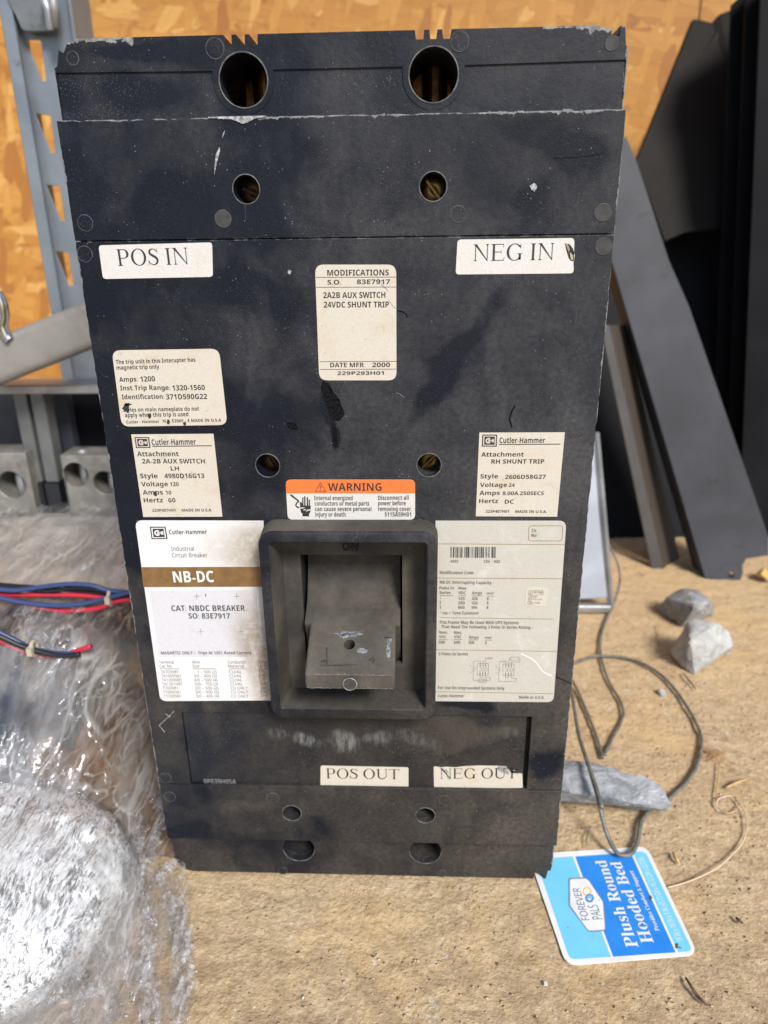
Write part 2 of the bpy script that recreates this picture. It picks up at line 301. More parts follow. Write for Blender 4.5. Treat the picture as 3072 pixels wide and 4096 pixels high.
M_FILM = m_film('clear_stretch_film', .16, .22, 34, (1,.40,.8), .6, (.74,.72,.69), rot=(0,0,-.5))
M_FILM2 = m_film('clear_stretch_film_loose', .12, .18, 46, (1.7,.22,1), .6, (.80,.79,.77), rot=(0,0,.35))
M_FOLD = m_film('film_fold', .32, .30, 260, (1,.25,1), .8, (.85,.87,.90))
M_ROLL = m_film('stretch_film_bundle', .65, .06, 150, (1.6,.22,.6), .22, (.95,.98,1.0), (0,0,.25), .25, (1300,210,700))
M_ROLL2 = m_film('stretch_film_bundle_core', 3.0, .03, 90, (1.5,.3,.8), .35, (.88,.91,.95), (0,0,.15), .2, (900,160,500))

# ------------------------------------------------------------------ mesh helpers
def tag(o, label=None, cat=None, group=None, kind=None):
    if label: o['label'] = label
    if cat: o['category'] = cat
    if group: o['group'] = group
    if kind: o['kind'] = kind
    return o
def empty(name, loc, label, cat, group=None):
    o = bpy.data.objects.new(name, None); COL.objects.link(o); o.location = loc; o.empty_display_size = .02; return tag(o, label, cat, group)
def link(name, me, mat, parent=None, smooth=False):
    o = bpy.data.objects.new(name, me); COL.objects.link(o)
    if mat and not me.materials: me.materials.append(mat)
    for p in me.polygons: p.use_smooth = smooth
    if parent is not None:
        o.parent = parent
        g = parent; off = Vector((0,0,0))
        while g is not None: off += g.location; g = g.parent
        o.location = -off if parent.parent is None else -off   # keep vertices in world metres
    return o
class MB:
    def __init__(s): s.v = []; s.f = []; s.mi = []; s.mats = []
    def add(s, vs, fs, mat=0):
        b = len(s.v); s.v += [tuple(x) for x in vs]; s.f += [tuple(i+b for i in f) for f in fs]; s.mi += [mat]*len(fs)
    def box(s, c0, c1, mat=0):
        x0,y0,z0 = c0; x1,y1,z1 = c1
        s.add([(x0,y0,z0),(x1,y0,z0),(x1,y1,z0),(x0,y1,z0),(x0,y0,z1),(x1,y0,z1),(x1,y1,z1),(x0,y1,z1)], [(0,3,2,1),(4,5,6,7),(0,1,5,4),(1,2,6,5),(2,3,7,6),(3,0,4,7)], mat)
    def prism(s, pts, off, mat=0):   # polygon extruded by vector
        n = len(pts); off = Vector(off); s.add([Vector(p) for p in pts]+[Vector(p)+off for p in pts], [tuple(range(n)), tuple(range(2*n-1, n-1, -1))]+[(i, i+n, (i+1)%n+n, (i+1)%n) for i in range(n)], mat)
    def tube(s, pts, r, n=8, mat=0, cap=True):
        pts = [Vector(p) for p in pts]; rings = []; prev = None
        for i, p in enumerate(pts):
            d = (pts[min(i+1, len(pts)-1)] - pts[max(i-1, 0)]).normalized()
            a = Vector((0,0,1)) if abs(d.z) < .9 else Vector((1,0,0))
            if prev is not None: a = prev
            x = (a - d*a.dot(d)).normalized(); prev = x; y = d.cross(x); rr = r(i/(len(pts)-1)) if callable(r) else r
            rings.append([p + (x*math.cos(2*math.pi*k/n) + y*math.sin(2*math.pi*k/n))*rr for k in range(n)])
        vs = [q for rg in rings for q in rg]; fs = [(i*n+k, i*n+(k+1)%n, (i+1)*n+(k+1)%n, (i+1)*n+k) for i in range(len(rings)-1) for k in range(n)]
        if cap: fs += [tuple(range(n))[::-1], tuple((len(rings)-1)*n+k for k in range(n))]
        s.add(vs, fs, mat)
    def mesh(s, name):
        me = bpy.data.meshes.new(name); me.from_pydata(s.v, [], s.f)
        for m in s.mats: me.materials.append(m)
        me.polygons.foreach_set('material_index', s.mi); me.update(); return me
    def build(s, name, mat, parent=None, smooth=False, recalc=True):
        me = s.mesh(name)
        if recalc:
            bm = bmesh.new(); bm.from_mesh(me); bmesh.ops.recalc_face_normals(bm, faces=bm.faces); bm.to_mesh(me); bm.free()
        return link(name, me, mat, parent, smooth)
def smooth_path(pts, k=8):
    pts = [Vector(p) for p in pts]; out = []
    for i in range(len(pts)-1):
        p0 = pts[max(i-1,0)]; p1 = pts[i]; p2 = pts[i+1]; p3 = pts[min(i+2,len(pts)-1)]
        for j in range(k):
            t = j/k; out.append(.5*((2*p1)+(p2-p0)*t+(2*p0-5*p1+4*p2-p3)*t*t+(-p0+3*p1-3*p2+p3)*t**3))
    return out+[pts[-1]]
def circle(cx, cz, r, n=40): return [(cx+r*math.cos(2*math.pi*i/n), cz+r*math.sin(2*math.pi*i/n)) for i in range(n)]
def rrect(x0, x1, z0, z1, r, n=6):
    out = []
    for (cx, cz, a0) in ((x1-r, z1-r, 0), (x0+r, z1-r, 90), (x0+r, z0+r, 180), (x1-r, z0+r, 270)):
        for i in range(n+1): a = math.radians(a0+90*i/n); out.append((cx+r*math.cos(a), cz+r*math.sin(a)))
    return out
def round_poly(pts, r, n=5):   # round the corners of a polygon
    out = []; N = len(pts)
    for i in range(N):
        p = Vector(pts[i][:2]); a = Vector(pts[i-1][:2]); b = Vector(pts[(i+1)%N][:2]); rr = r[i] if isinstance(r, (list,tuple)) else r
        da = (a-p); db = (b-p); rr = min(rr, da.length*.45, db.length*.45); A = p+da.normalized()*rr; B = p+db.normalized()*rr
        if rr < 1e-6: out.append(tuple(p)); continue
        for k in range(n+1): t = k/n; out.append(tuple((1-t)**2*A+2*t*(1-t)*p+t*t*B))
    return out
def extrude2d(loops, h0, h1, bevel=0.0, mapf=lambda x, y, z: (x, y, z), bres=2):
    """closed 2-D loops (first outline, then holes) extruded h0..h1, edges bevelled, as mesh"""
    c = bpy.data.curves.new('c', 'CURVE'); c.dimensions = '2D'; c.fill_mode = 'BOTH'
    half = abs(h1-h0)/2; c.extrude = max(half-bevel, 0)*1000; c.bevel_depth = bevel*1000; c.bevel_resolution = bres; c.offset = -bevel*1000
    for lp in loops:
        s = c.splines.new('POLY'); s.points.add(len(lp)-1); s.use_cyclic_u = True
        for p, q in zip(s.points, lp): p.co = (q[0]*1000, q[1]*1000, 0, 1)
    o = bpy.data.objects.new('c', c); COL.objects.link(o)
    dg = bpy.context.evaluated_depsgraph_get(); dg.update(); me = bpy.data.meshes.new_from_object(o.evaluated_get(dg))
    bpy.data.objects.remove(o); bpy.data.curves.remove(c); mid = (h0+h1)/2
    for v in me.vertices: v.co = Vector(mapf(v.co.x/1000, v.co.y/1000, v.co.z/1000+mid))
    me.materials.clear(); return me
MAPF = lambda x, y, z: (x, -z, y)      # plate facing the camera: loops in (X,Z), height = -Y
MAPX = lambda x, y, z: (z, x, y)       # profile in (Y,Z) extruded along X
def plate(name, loops, y0, y1, bevel, mat, parent, smooth=False):
    return link(name, extrude2d(loops, -y1, -y0, bevel, MAPF), mat, parent, smooth)
def apply_bool(o, cutters):
    for c in cutters:
        m = o.modifiers.new('b', 'BOOLEAN'); m.operation = 'DIFFERENCE'; m.object = c; m.solver = 'EXACT'
    dg = bpy.context.evaluated_depsgraph_get(); dg.update(); me = bpy.data.meshes.new_from_object(o.evaluated_get(dg)); o.modifiers.clear(); o.data = me
    for c in cutters: bpy.data.objects.remove(c)
def ring(name, center, r, tr, mat, parent, axis='Y', n=40, arc=(0, 1)):
    m = MB(); c = Vector(center); pts = []
    for i in range(n+1):
        a = 2*math.pi*(arc[0]+(arc[1]-arc[0])*i/n); pts.append(c+Vector((r*math.cos(a), 0, r*math.sin(a))) if axis == 'Y' else c+Vector((r*math.cos(a), r*math.sin(a), 0)))
    m.tube(pts, tr, 6, cap=False); return m.build(name, mat, parent, True)
# ------------------------------------------------------------------ lettering
_tc = {}
def text_geo(s, bold=0.0, spacing=1.0):
    k = (s, bold, spacing)
    if k in _tc: return _tc[k]
    c = bpy.data.curves.new('t', 'FONT'); c.body = s; c.size = 1; c.offset = bold; c.space_character = spacing; c.resolution_u = 3
    o = bpy.data.objects.new('t', c); COL.objects.link(o); dg = bpy.context.evaluated_depsgraph_get(); dg.update()
    me = o.evaluated_get(dg).to_mesh(); vs = [v.co.copy() for v in me.vertices]; fs = [tuple(p.vertices) for p in me.polygons]
    o.evaluated_get(dg).to_mesh_clear(); bpy.data.objects.remove(o); bpy.data.curves.remove(c)
    _tc[k] = (vs, fs); return vs, fs
def serif(s):   # mathematical bold letters: a serif face inside the built-in font set
    o = ''
    for ch in s:
        if 'A' <= ch <= 'Z': o += chr(0x1D400+ord(ch)-65)
        elif 'a' <= ch <= 'z': o += chr(0x1D41A+ord(ch)-97)
        else: o += ch
    return o
def sans(s, bold):   # grotesque letters inside the built-in font set
    o = ''; A, a, d = (0x1D5D4, 0x1D5EE, 0x1D7EC) if bold else (0x1D5A0, 0x1D5BA, 0x1D7E2)
    for ch in s:
        if 'A' <= ch <= 'Z': o += chr(A+ord(ch)-65)
        elif 'a' <= ch <= 'z': o += chr(a+ord(ch)-97)
        elif '0' <= ch <= '9': o += chr(d+ord(ch)-48)
        else: o += ch
    return o
def roman(s):
    """thin-and-thick roman capitals drawn as strokes; cap height .69"""
    H, T, t = .69, .088, .030; vs = []; fs = []
    def q(pts): b = len(vs); vs.extend(Vector((p[0]+X, p[1], 0)) for p in pts); fs.append(tuple(range(b, b+len(pts))))
    def bar(x0, y0, x1, y1): q([(x0,y0),(x1,y0),(x1,y1),(x0,y1)])
    def stem(x, y0=0, y1=H, w=T, s0=True, s1=True):
        bar(x, y0+(t*.0), x+w, y1)
        for on, y, k in ((s0, y0, 1), (s1, y1, -1)):
            if on: bar(x-.055, y, x+w+.055, y+k*.020); q([(x-.03,y+k*.02),(x,y+k*.02),(x,y+k*.05)]); q([(x+w,y+k*.02),(x+w+.03,y+k*.02),(x+w,y+k*.05)])
    def arc(cx, cy, rx, ry, a0, a1, wfun, n=26):
        pr_ = None
        for i in range(n+1):
            a = math.radians(a0+(a1-a0)*i/n); w = wfun(a); o_ = (cx+rx*math.cos(a), cy+ry*math.sin(a)); i_ = (cx+(rx-w[0])*math.cos(a), cy+(ry-w[1])*math.sin(a))
            if pr_: q([pr_[0], o_, i_, pr_[1]])
            pr_ = (o_, i_)
    W = lambda a: (T*1.12, t)
    X = 0
    for ch in s:
        if ch == ' ': X += .24; continue
        if ch == 'P': stem(.07); bar(.158,H-t,.30,H); bar(.158,.30,.30,.30+t); arc(.30,.495,.205,.195,-90,90,W); w = .56
        elif ch == 'O': arc(.345,.345,.315,.357,0,360,W,44); w = .70
        elif ch == 'I': stem(.095); w = .30
        elif ch == 'N': stem(.10,w=t*1.1); q([(.04,H),(.155,H),(.60,-.005),(.60,.10),(.59,.0)]) if False else q([(.06,H),(.165,H),(.60,.02),(.60,-.01),(.585,-.01)]); bar(.02,H-.02,.15,H); stem(.57,w=t*1.1,s0=False); w = .72
        elif ch == 'E': stem(.08); bar(.168,H-t,.52,H); bar(.168,0,.53,t); bar(.168,.345,.42,.345+t); q([(.50,H),(.52,H),(.52,H-.14),(.505,H-.14)]); q([(.51,0),(.53,0),(.555,.15),(.54,.15)]); bar(.405,.29,.425,.43); w = .60
        elif ch == 'G': arc(.355,.345,.32,.357,38,320,W,36); bar(.52,.03,.52+T,.29); bar(.455,.27,.665,.29); q([(.52,.03),(.608,.07),(.60,.10),(.52,.12)]); q([(.565,.50),(.60,.50),(.60,.70),(.585,.70)]); w = .71
        elif ch == 'U': stem(.10,y0=.22,s0=False); stem(.55,y0=.22,w=t*1.1,s0=False); arc(.341,.22,.241,.232,180,360,lambda a: (T if math.cos(a) < 0 else t*1.1, .055)); w = .70
        elif ch == 'T': stem(.255,s1=False); bar(.03,H-t,.57,H); q([(.02,H-.15),(.035,H-.15),(.055,H),(.03,H)]); q([(.565,H-.15),(.58,H-.15),(.57,H),(.545,H)]); w = .60
        elif ch == 'S':
            pts = [(.42,.56,t),(.37,.63,.035),(.29,.672,t),(.20,.665,.05),(.125,.61,.075),(.11,.53,.085),(.15,.455,.09),(.24,.395,.098),(.34,.335,.098),(.41,.26,.09),(.42,.17,.082),(.375,.075,.07),(.28,.018,.04),(.19,.02,t),(.10,.08,.035),(.06,.17,t)]
            P_ = [Vector(p[:2]) for p in pts]; pr_ = None
            for i, p in enumerate(P_):
                d_ = (P_[min(i+1,len(P_)-1)]-P_[max(i-1,0)]).normalized(); n_ = Vector((-d_.y,d_.x))*pts[i][2]/2
                if pr_: q([pr_[0], p+n_, p-n_, pr_[1]])
                pr_ = (p+n_, p-n_)
            q([(.43,.48),(.445,.48),(.45,.69),(.43,.69)]); q([(.03,.21),(.045,.21),(.055,-.01),(.035,-.01)]); w = .50
        else: w = .3
        X += w
    return vs, fs
class Print:
    def __init__(s, fr, tf, h): s.fr = fr; s.tf = tf; s.h = h; s.m = {}
    def mb(s, k): return s.m.setdefault(k, MB())
    def uv(s, p): return s.fr.inv(s.tf(p))
    def text(s, body, x0, y0, x1, y1, cap, ink='ink', bold=0.0, serif_=False, capdir=None, spacing=1.0):
        """baseline start/end and capital height in picture units"""
        a = s.uv((x0, y0)); b = s.uv((x1, y1)); t = s.uv(capdir if capdir else (x0, y0-cap))
        u = (b-a); wid = u.length; u.normalize(); v = Vector((-u.y, u.x)); ch = (t-a).dot(v)
        if serif_ == 'roman': vs, fs = roman(body)
        elif serif_: vs, fs = text_geo(serif(body), 0, spacing)
        else:
            vs, fs = text_geo(sans(body, bold >= .003), 0, spacing)
        if not vs: return
        xa = min(q.x for q in vs); xb = max(q.x for q in vs); sx = wid/(xb-xa); sz = ch/.69
        s.mb(ink).add([s.fr.out(*(a+u*((q.x-xa)*sx)+v*(q.y*sz)), s.h) for q in vs], fs)
    def poly(s, pts, ink='ink', dh=0.0): s.mb(ink).add([s.fr.out(*s.uv(p), s.h+dh) for p in pts], [tuple(range(len(pts)))])
    def line(s, p, q, w, ink='ink', dh=0.0):
        p = Vector(p); q = Vector(q); d = (q-p); d.normalize(); n = Vector((-d.y, d.x))*w/2; s.poly([p+n, q+n, q-n, p-n], ink, dh)
    def path(s, pts, w, ink='ink', dh=0.0):
        for a, b in zip(pts, pts[1:]): s.line(a, b, w, ink, dh)
    def build(s, mats, parent):
        for k, (mat, name) in mats.items():
            if k in s.m: s.m[k].build(name, mat, parent, recalc=False)
def crop(ox, oy, sc): return lambda p: (ox+p[0]*sc, oy+p[1]*sc)
cA = crop(0, 1000, .66305); cB = crop(1000, 1000, .66305); cA1 = crop(0, 0, .66305); cB1 = crop(1000, 0, .66305); cC = crop(2000, 1000, .64617); cC1 = crop(2000, 0, .64617)
cD = crop(0, 2000, .66305); cE = crop(1700, 2000, .42194); cF = crop(500, 2700, .60277); cG = crop(1400, 2700, .60277); cH = crop(1880, 1700, .24111); cI = crop(1120, 1880, .18083)
cK = crop(1000, 2000, .5425); cM = crop(2100, 2200, .5859); cN = crop(2000, 3100, .64617); cT = crop(2100, 3350, .42194); cL = crop(0, 2900, .66305); full = crop(0, 0, 1)
F0 = Face(0.0); F5 = Face(.005)

# ================================================================== SETTING
def make_floor():
    m = MB(); x0, x1, y0, y1 = -1.6, 1.6, -1.2, 0.93
    xs = [x0, -.9] + [-.45+i*.003 for i in range(301)] + [.9, x1]; ys = [y0, -.5] + [-.16+i*.003 for i in range(220)] + [.7, y1]
    def h(x, y):
        if not (-.45 < x < .45 and -.16 < y < .5): return 0
        if -.11 < x < .11 and -.002 < y < .15: return -.0004
        return (noise.noise(Vector((x*230, y*230, 0)))*.0007 + noise.noise(Vector((x*40, y*90, 3)))*.0009) - .0006
    vs = [(x, y, h(x, y)) for y in ys for x in xs]; nx = len(xs)
    m.add(vs, [(j*nx+i, j*nx+i+1, (j+1)*nx+i+1, (j+1)*nx+i) for j in range(len(ys)-1) for i in range(nx-1)])
    tag(m.build('floor', M_FLOOR, None, True, False), kind='structure')
make_floor()
def make_wall():
    m = MB(); m.box((-1.6,.86,-.02), (.415,.872,1.6)); o = m.build('wall', M_OSB); tag(o, kind='structure')
    m = MB(); m.box((.4175,.8602,-.02), (1.6,.8722,1.6)); o = m.build('wall', M_OSB); tag(o, kind='structure')
make_wall()
m = MB(); m.box((-1.6,.30,1.30),(1.6,.8595,1.33)); tag(m.build('added_shade_slab', M_OSB), kind='structure')  # added slab out of view, dims the sky light over the rear half

# ================================================================== CIRCUIT BREAKER
BR = empty('circuit_breaker', (0, .06, 0), 'large black dusty circuit breaker covered in white labels, standing upright on the tan floor', 'circuit breaker')
def X5(x): return F5.inv((x, 0)).x
HB = .0015
bigL = F5.inv((973.6,321.6)); bigR = F5.inv((1734,300)); RB = .0090
tl = [(F0.inv((984.7,757)), .0051), (F0.inv((1732.5,746)), .0051)]
ml = [(F0.inv((1070.6,1862.6)), .0052), (F0.inv((1716,1861)), .0052)]
bl = [(F0.inv((1167.3,3253)), .0050), (F0.inv((1701.4,3261.8)), .0050)]
scL = F5.inv((500+1154*.60277, 3400)).x; scR = F5.inv((1400+500*.60277, 3410)).x
botc = [(scL, .0195), (scR, .0195)]
# --- case outline with the terminal fins at the top
def case_outline():
    zt = .4018
    def px(x, y): q = F5.inv((x, y)); return (q.x, q.y)
    top = [(-.1022, zt-.0035), (-.1005, zt-.0046), (-.0985, zt-.0012), (-.094, zt)]
    for g in (((892.8,925.8),(944.7,978.4),(996.5,1030), 182), ((1659.7,1696),(1717,1749),(1769,1805.6), 158)):
        zb = px(g[0][0], g[3])[1]
        for s in g[:3]: 
            xa = px(s[0], 140)[0]; xb = px(s[1], 140)[0]; top += [(xa, zt), (xa+.0004, zb), (xb-.0002, zb), (xb, zt)]
    xa = px(2446.7,120)[0]; xb = px(2481.7,120)[0]; zb = px(2460,144.8)[1]
    top += [(xa-.0055, zt), (xa, zt-.0012), (xa+.0002, zb), (xb, zb), (xb, zt-.0002), (.1030, zt-.0006)]
    right = [(.1038, .3955), (.1048, .3948), (.1048, .0135), (.1040, .0075), (.1025, .0073), (.1018, HB), (.1012, HB), (.1000, .0045), (.0975, .0060), (.0955, .0055), (.0950, HB)]
    left = [(-.0945, HB), (-.0975, .0022), (-.1005, .0048), (-.1028, .0085), (-.1040, .0135), (-.1046, .03), (-.1048, .3925), (-.1036, .3932)]
    return top + right + left
CO = case_outline()
holes_big = [circle(bigL.x, bigL.y, RB, 48), circle(bigR.x, bigR.y, RB, 48)]
slot = rrect(-.0235, .0232, .140, .1975, .0008, 3)
smallc = [circle(p.x, p.y, r*.97, 28) for p, r in tl+ml+bl]
def panel_open():
    """the sunk fields between the bosses round the two big holes"""
    zt = .3912; zb = .3738; rb = .0112; outs = []
    def arc(c, side):   # boss outline: straight side down to the hole centre, then quarter circle under it
        pts = [(c.x+side*rb, zt-.0006), (c.x+side*rb, c.y)]
        for i in range(1, 9): a = math.radians(90*i/9); pts.append((c.x+side*rb*math.cos(a), c.y-rb*math.sin(a)))
        return [p for p in pts if p[1] > zb+.0001]
    a = arc(bigL, -1); outs.append([(-.1044, zb), (-.1044, zt)] + a + [(a[-1][0], zb)])
    a = arc(bigL, 1); b = arc(bigR, -1); outs.append([(a[-1][0], zb)] + a[::-1] + b + [(b[-1][0], zb)])
    a = arc(bigR, 1); outs.append([(a[-1][0], zb)] + a[::-1] + [(.1044, zt), (.1044, zb)])
    return outs
PO = panel_open()
scoops = [circle(x, z, RB*.97, 40) for x, z in botc]
# front layer of the case (y 5..9) and the deep body behind (y 9..132)
plate('case_front', [CO] + holes_big + scoops + PO + [slot] + smallc, .005, .0092, .0, M_CASE, BR)
case = plate('case', [CO] + holes_big + scoops + [slot] + smallc, .0094, .070, .0002, M_CASE, BR)
m = MB(); m.box((-.1046,.0702,HB+.0005), (.1044,.132,.3930)); m.build('case_back', M_CASE, BR)
# sloping sunk fields
for k, po in enumerate(PO):
    x0 = min(p[0] for p in po)+.00005; x1 = max(p[0] for p in po)-.00005; m = MB(); zt, zb = .3914, .3736; cs = [c for c in (bigL, bigR)]
    n = 60; vs = []; fs = []
    xs = [x0+(x1-x0)*i/n for i in range(n+1)]
    for x in xs:
        for j in range(9): z = zb+(zt-zb)*j/8; vs.append((x, .00512+.0006*j/8, z))
    for i in range(n):
        for j in range(8): 
            xm = (xs[i]+xs[i+1])/2; zm = zb+(zt-zb)*(j+.5)/8
            if min((Vector((xm, zm))-c).length for c in cs) < RB+.0008: continue
            fs.append((i*9+j, (i+1)*9+j, (i+1)*9+j+1, i*9+j+1))
    m.add(vs, fs); m.build('sunk_field', M_CASE, BR, True)
# linings and metal inside the big holes
for c in (bigL, bigR):
    ring('hole_rim', (c.x, .0050, c.y), RB+.00005, .00028, M_RIM, BR)
    m = MB(); m.tube([(c.x, .0700, c.y), (c.x, .0702+.001, c.y)], .012, 24); m.build('hole_bottom', M_DARK, BR)
    # terminal stud: threaded copper cylinder lying behind the hole
    st = []
    m = MB(); m.tube([(c.x+.0015, .040, c.y-.010), (c.x+.0015, .040, c.y+.010)], lambda t: .0052 if (t > .55) else .0048, 24); m.box((c.x-.0075, .044, c.y-.0088), (c.x+.0080, .060, c.y+.0086)); o = m.build('terminal_stud', M_COPPER, BR, False)
for p, r in botc and [((x, z), RB*.97) for x, z in botc]:
    ring('hole_rim', (p[0], .0050, p[1]), r, .00022, M_RIM, BR, arc=(.5, 1))
# --- covers
def side_jag(x, z0, z1, n, amp, seed):
    rnd = random.Random(seed); out = []
    for i in range(n+1):
        z = z0+(z1-z0)*i/n; out.append((x - (1 if x > 0 else -1)*(rnd.random()**3)*amp, z))
    return out
def cover(z0, z1, jagtop=False, seed=1):
    nL = max(4, int(abs(z1-z0)/.003)); right = side_jag(.1049, z0, z1, nL, .0005, seed); left = side_jag(-.1049, z1, z0, nL, .0004, seed+1)
    top = []
    if jagtop:
        rnd = random.Random(4); n = 90
        for i in range(1, n):
            x = .1049-.2098*i/n; dpt = (rnd.random()**4)*.0005
            if -.047 < x < -.028: dpt += .0011*max(0, 1-abs(x+.036)/.008)+rnd.random()*.0003
            top.append((x, z1-dpt))
    return right + top + left
sm = .00035
plate('terminal_cover', [cover(.3329, .3747, True, 11)] + [circle(p.x, p.y, r, 36) for p, r in tl], 0, .0048, .00035, M_CASE, BR)
recess_q = [F0.inv(p) for p in ((726,2854),(2129,2863),(2106,3154),(765,3142))]
recess = [(q.x, q.y) for q in recess_q]
xl = (recess[0][0]+recess[3][0])/2; xr = (recess[1][0]+recess[2][0])/2; zt_ = (recess[0][1]+recess[1][1])/2
plate('front_cover', [cover(.0670, .33255, False, 21)] + [circle(p.x, p.y, r, 36) for p, r in ml] + [[(-.0355,.1215),(.0355,.1215),(.0355,.2125),(-.0355,.2125)][::-1]] + [[(xl, .0672), (xr, .0672), (xr, zt_), (xl, zt_)]], 0, .0048, .0003, M_CASE, BR)
plate('terminal_cover', [cover(.0302, .0666, False, 31)] + [circle(p.x, p.y, r, 36) for p, r in bl], 0, .0048, .0004, M_CASE, BR)
plate('recessed_panel', [rrect(xl+.0002, xr-.0022, .0667, zt_-.0003, .0003, 1)], .0010, .0046, .0002, M_PANEL, BR)
for p, r in tl+ml+bl:
    ring('hole_rim', (p.x, .00005, p.y), r+.0001, .00022, M_RIM, BR)
def screw(c, r, y, ang, mat):
    m = MB(); prof = []; n = 28; vs = []; fs = []
    for j, (rr, dy) in enumerate(((1, .003), (1, .0006), (.9, .0001), (.55, -.0004), (.001, -.0006))):
        for i in range(n): a = 2*math.pi*i/n; vs.append((c[0]+r*rr*math.cos(a), y+dy, c[1]+r*rr*math.sin(a)))
    for j in range(4):
        for i in range(n): fs.append((j*n+i, j*n+(i+1)%n, (j+1)*n+(i+1)%n, (j+1)*n+i))
    fs.append(tuple(4*n+i for i in range(n))); fs.append(tuple(range(n))); m.add(vs, fs)
    o = m.build('screw', mat, BR, True)
    cu = MB(); d = Vector((math.cos(ang), 0, math.sin(ang))); nrm = Vector((-d.z, 0, d.x)); w = .00055; L = r*1.2; q = Vector((c[0], y-.002, c[1]))
    cu.prism([q-d*L-nrm*w, q+d*L-nrm*w, q+d*L+nrm*w, q-d*L+nrm*w], (0, .0027, 0)); k = cu.build('cut', None)
    k.location = o.location*0; k.parent = BR; k.location = o.location
    apply_bool(o, [k]); return o
for (p, r), a, mt, y in zip(tl+ml, (-.4, -.9, -1.0, .8), (M_RUST, M_BRASS, M_RUST, M_BRASS), (.0105, .0092, .0100, .0095)):
    screw((p.x+.0006, p.y-.0008), r*.90, y, a, mt)
    m = MB(); m.tube([(p.x, y+.003, p.y), (p.x, y+.004, p.y)], r*1.1, 24); m.build('screw_seat', M_DARK, BR)
# mould marks (flush discs with a fine ring)
for tf, lst, fr, rr in ((full, [(341.5,892),(892.5,875),(1832,856.6),(2411.6,849.7),(340,1016),(2414,985.4)], F0, .0031), (full, [(662.7,3111),(2222.8,3134),(679,3185.8),(1090.7,3191),(1779.7,3200),(2204.7,3206)], F0, .0032),
                       (full, [(291.7,233),(860,194),(1838.8,165.8),(2445.9,173)], F5, .0029), (full, [(1131,3482),(1766,3493)], F5, .0026)):
    for i, p in enumerate(lst):
        q = fr.inv(p); r = rr*(1.14 if p in ((860,194),(1838.8,165.8)) else .8 if p in ((291.7,233),(2445.9,173)) else 1); r *= 1 if i % 2 else .96
        m = MB(); m.tube([(q.x, fr.Y-.00018, q.y), (q.x, fr.Y+.001, q.y)], r, 28); o = m.build('mould_mark', M_MARK if p in ((2411.6,849.7),(2414,985.4),(2445.9,173),(892.5,875)) else M_CASE, BR)
        ring('mark_ring', (q.x, fr.Y-.0001, q.y), r, .00016, M_RIM2, o, n=32)
# --- handle collar
CL = empty('collar', (0,0,0), None, None); CL.parent = BR; CL.location = -BR.location
def collar():
    rings = [(.0005, rrect(-.0397,.0393,.1165,.2158,.007)), (-.0118, rrect(-.0391,.0389,.1185,.2150,.0068)), (-.0127, rrect(-.0387,.0385,.1190,.2146,.0065)), (-.0130, rrect(-.0380,.0378,.1196,.2138,.006)),
             (-.0130, rrect(-.0350,.0347,.1243,.2103,.0022)), (-.0126, rrect(-.0345,.0342,.1247,.2099,.002)), (.0022, rrect(-.0316,.0334,.1258,.2085,.0015)), (.0026, rrect(-.0310,.0330,.1262,.2080,.001))]
    m = MB(); n = len(rings[0][1]); vs = [(x, y, z) for y, lp in rings for x, z in lp]
    fs = [(j*n+i, j*n+(i+1)%n, (j+1)*n+(i+1)%n, (j+1)*n+i) for j in range(len(rings)-1) for i in range(n)]; m.add(vs, fs)
    o = m.build('collar_rim', M_CASE, CL, False)
    bm = bmesh.new(); bm.from_mesh(o.data); bm.normal_update()
    for f in bm.faces: f.smooth = True
    bm.to_mesh(o.data); bm.free(); o.data.set_sharp_from_angle(angle=math.radians(35))
    o.data.materials.append(M_DUSTY)
    for p in o.data.polygons:
        if p.index >= 5*n or p.index < n: p.material_index = 1
    plate('collar_floor', [rrect(-.0330,.0350,.1245,.2102,.001,2), slot], .0022, .0060, .0003, M_DUSTY, CL)
    # embossed ON
    pr = Print(Face(.0022), cK, .0006); pr.text('ON', 683, 372, 800, 372, 62, 'e', .03); pr.build({'e': (M_CASE, 'on_marking')}, CL)
collar()
# drum and lever
LV = empty('lever', (0,0,0), None, None); LV.parent = BR; LV.location = -BR.location
prof = [(-.0262,.1466), (-.0262,.1528), (.001,.1672), (.0045,.1735), (.0062,.182), (.0070,.190), (.0078,.200), (.030,.200), (.030,.150), (.004,.150)]
prof = round_poly(prof, [.0012,.0012,.006,.003,0,0,0,0,0,.004])
drum = link('handle_drum', extrude2d([round_poly([(-.0035,.1650),(.0075,.1702),(.0130,.178),(.0165,.188),(.0180,.203),(.034,.203),(.034,.135),(.009,.1350)], [.002,.004,.004]+[0]*5)], -.0224, .0223, .0003, MAPX), M_DUSTY, LV)
lev = link('lever_grip', extrude2d([round_poly([(-.0262,.1448), (-.0262,.1527), (.0005,.1672), (.012,.172), (.012,.150), (.002,.1500)], [.0013,.0013,.004,0,0,.003])], -.0197, .0203, .0012, MAPX), M_DUSTY, LV)
hc = onZ(1399, 2590, .1575); nrm = Vector((0, -.47, .88)); cu = MB(); cu.tube([hc-nrm*.03, hc+nrm*.02], .0026, 24); k = cu.build('cut', None); k.parent = LV; k.location = lev.location; apply_bool(lev, [k])
m = MB(); q = onY(1400, 2735, -.0262); m.tube([(q.x, -.0270, q.z+.0002), (q.x, -.0255, q.z+.0002)], .0031, 24); o = m.build('rivet', M_DUSTY, LV); ring('rivet_edge', (q.x, -.0269, q.z+.0002), .0031, .0002, M_SCUFF, o)
bv = o.modifiers.new('b', 'BEVEL'); bv.width = .0003; bv.segments = 2
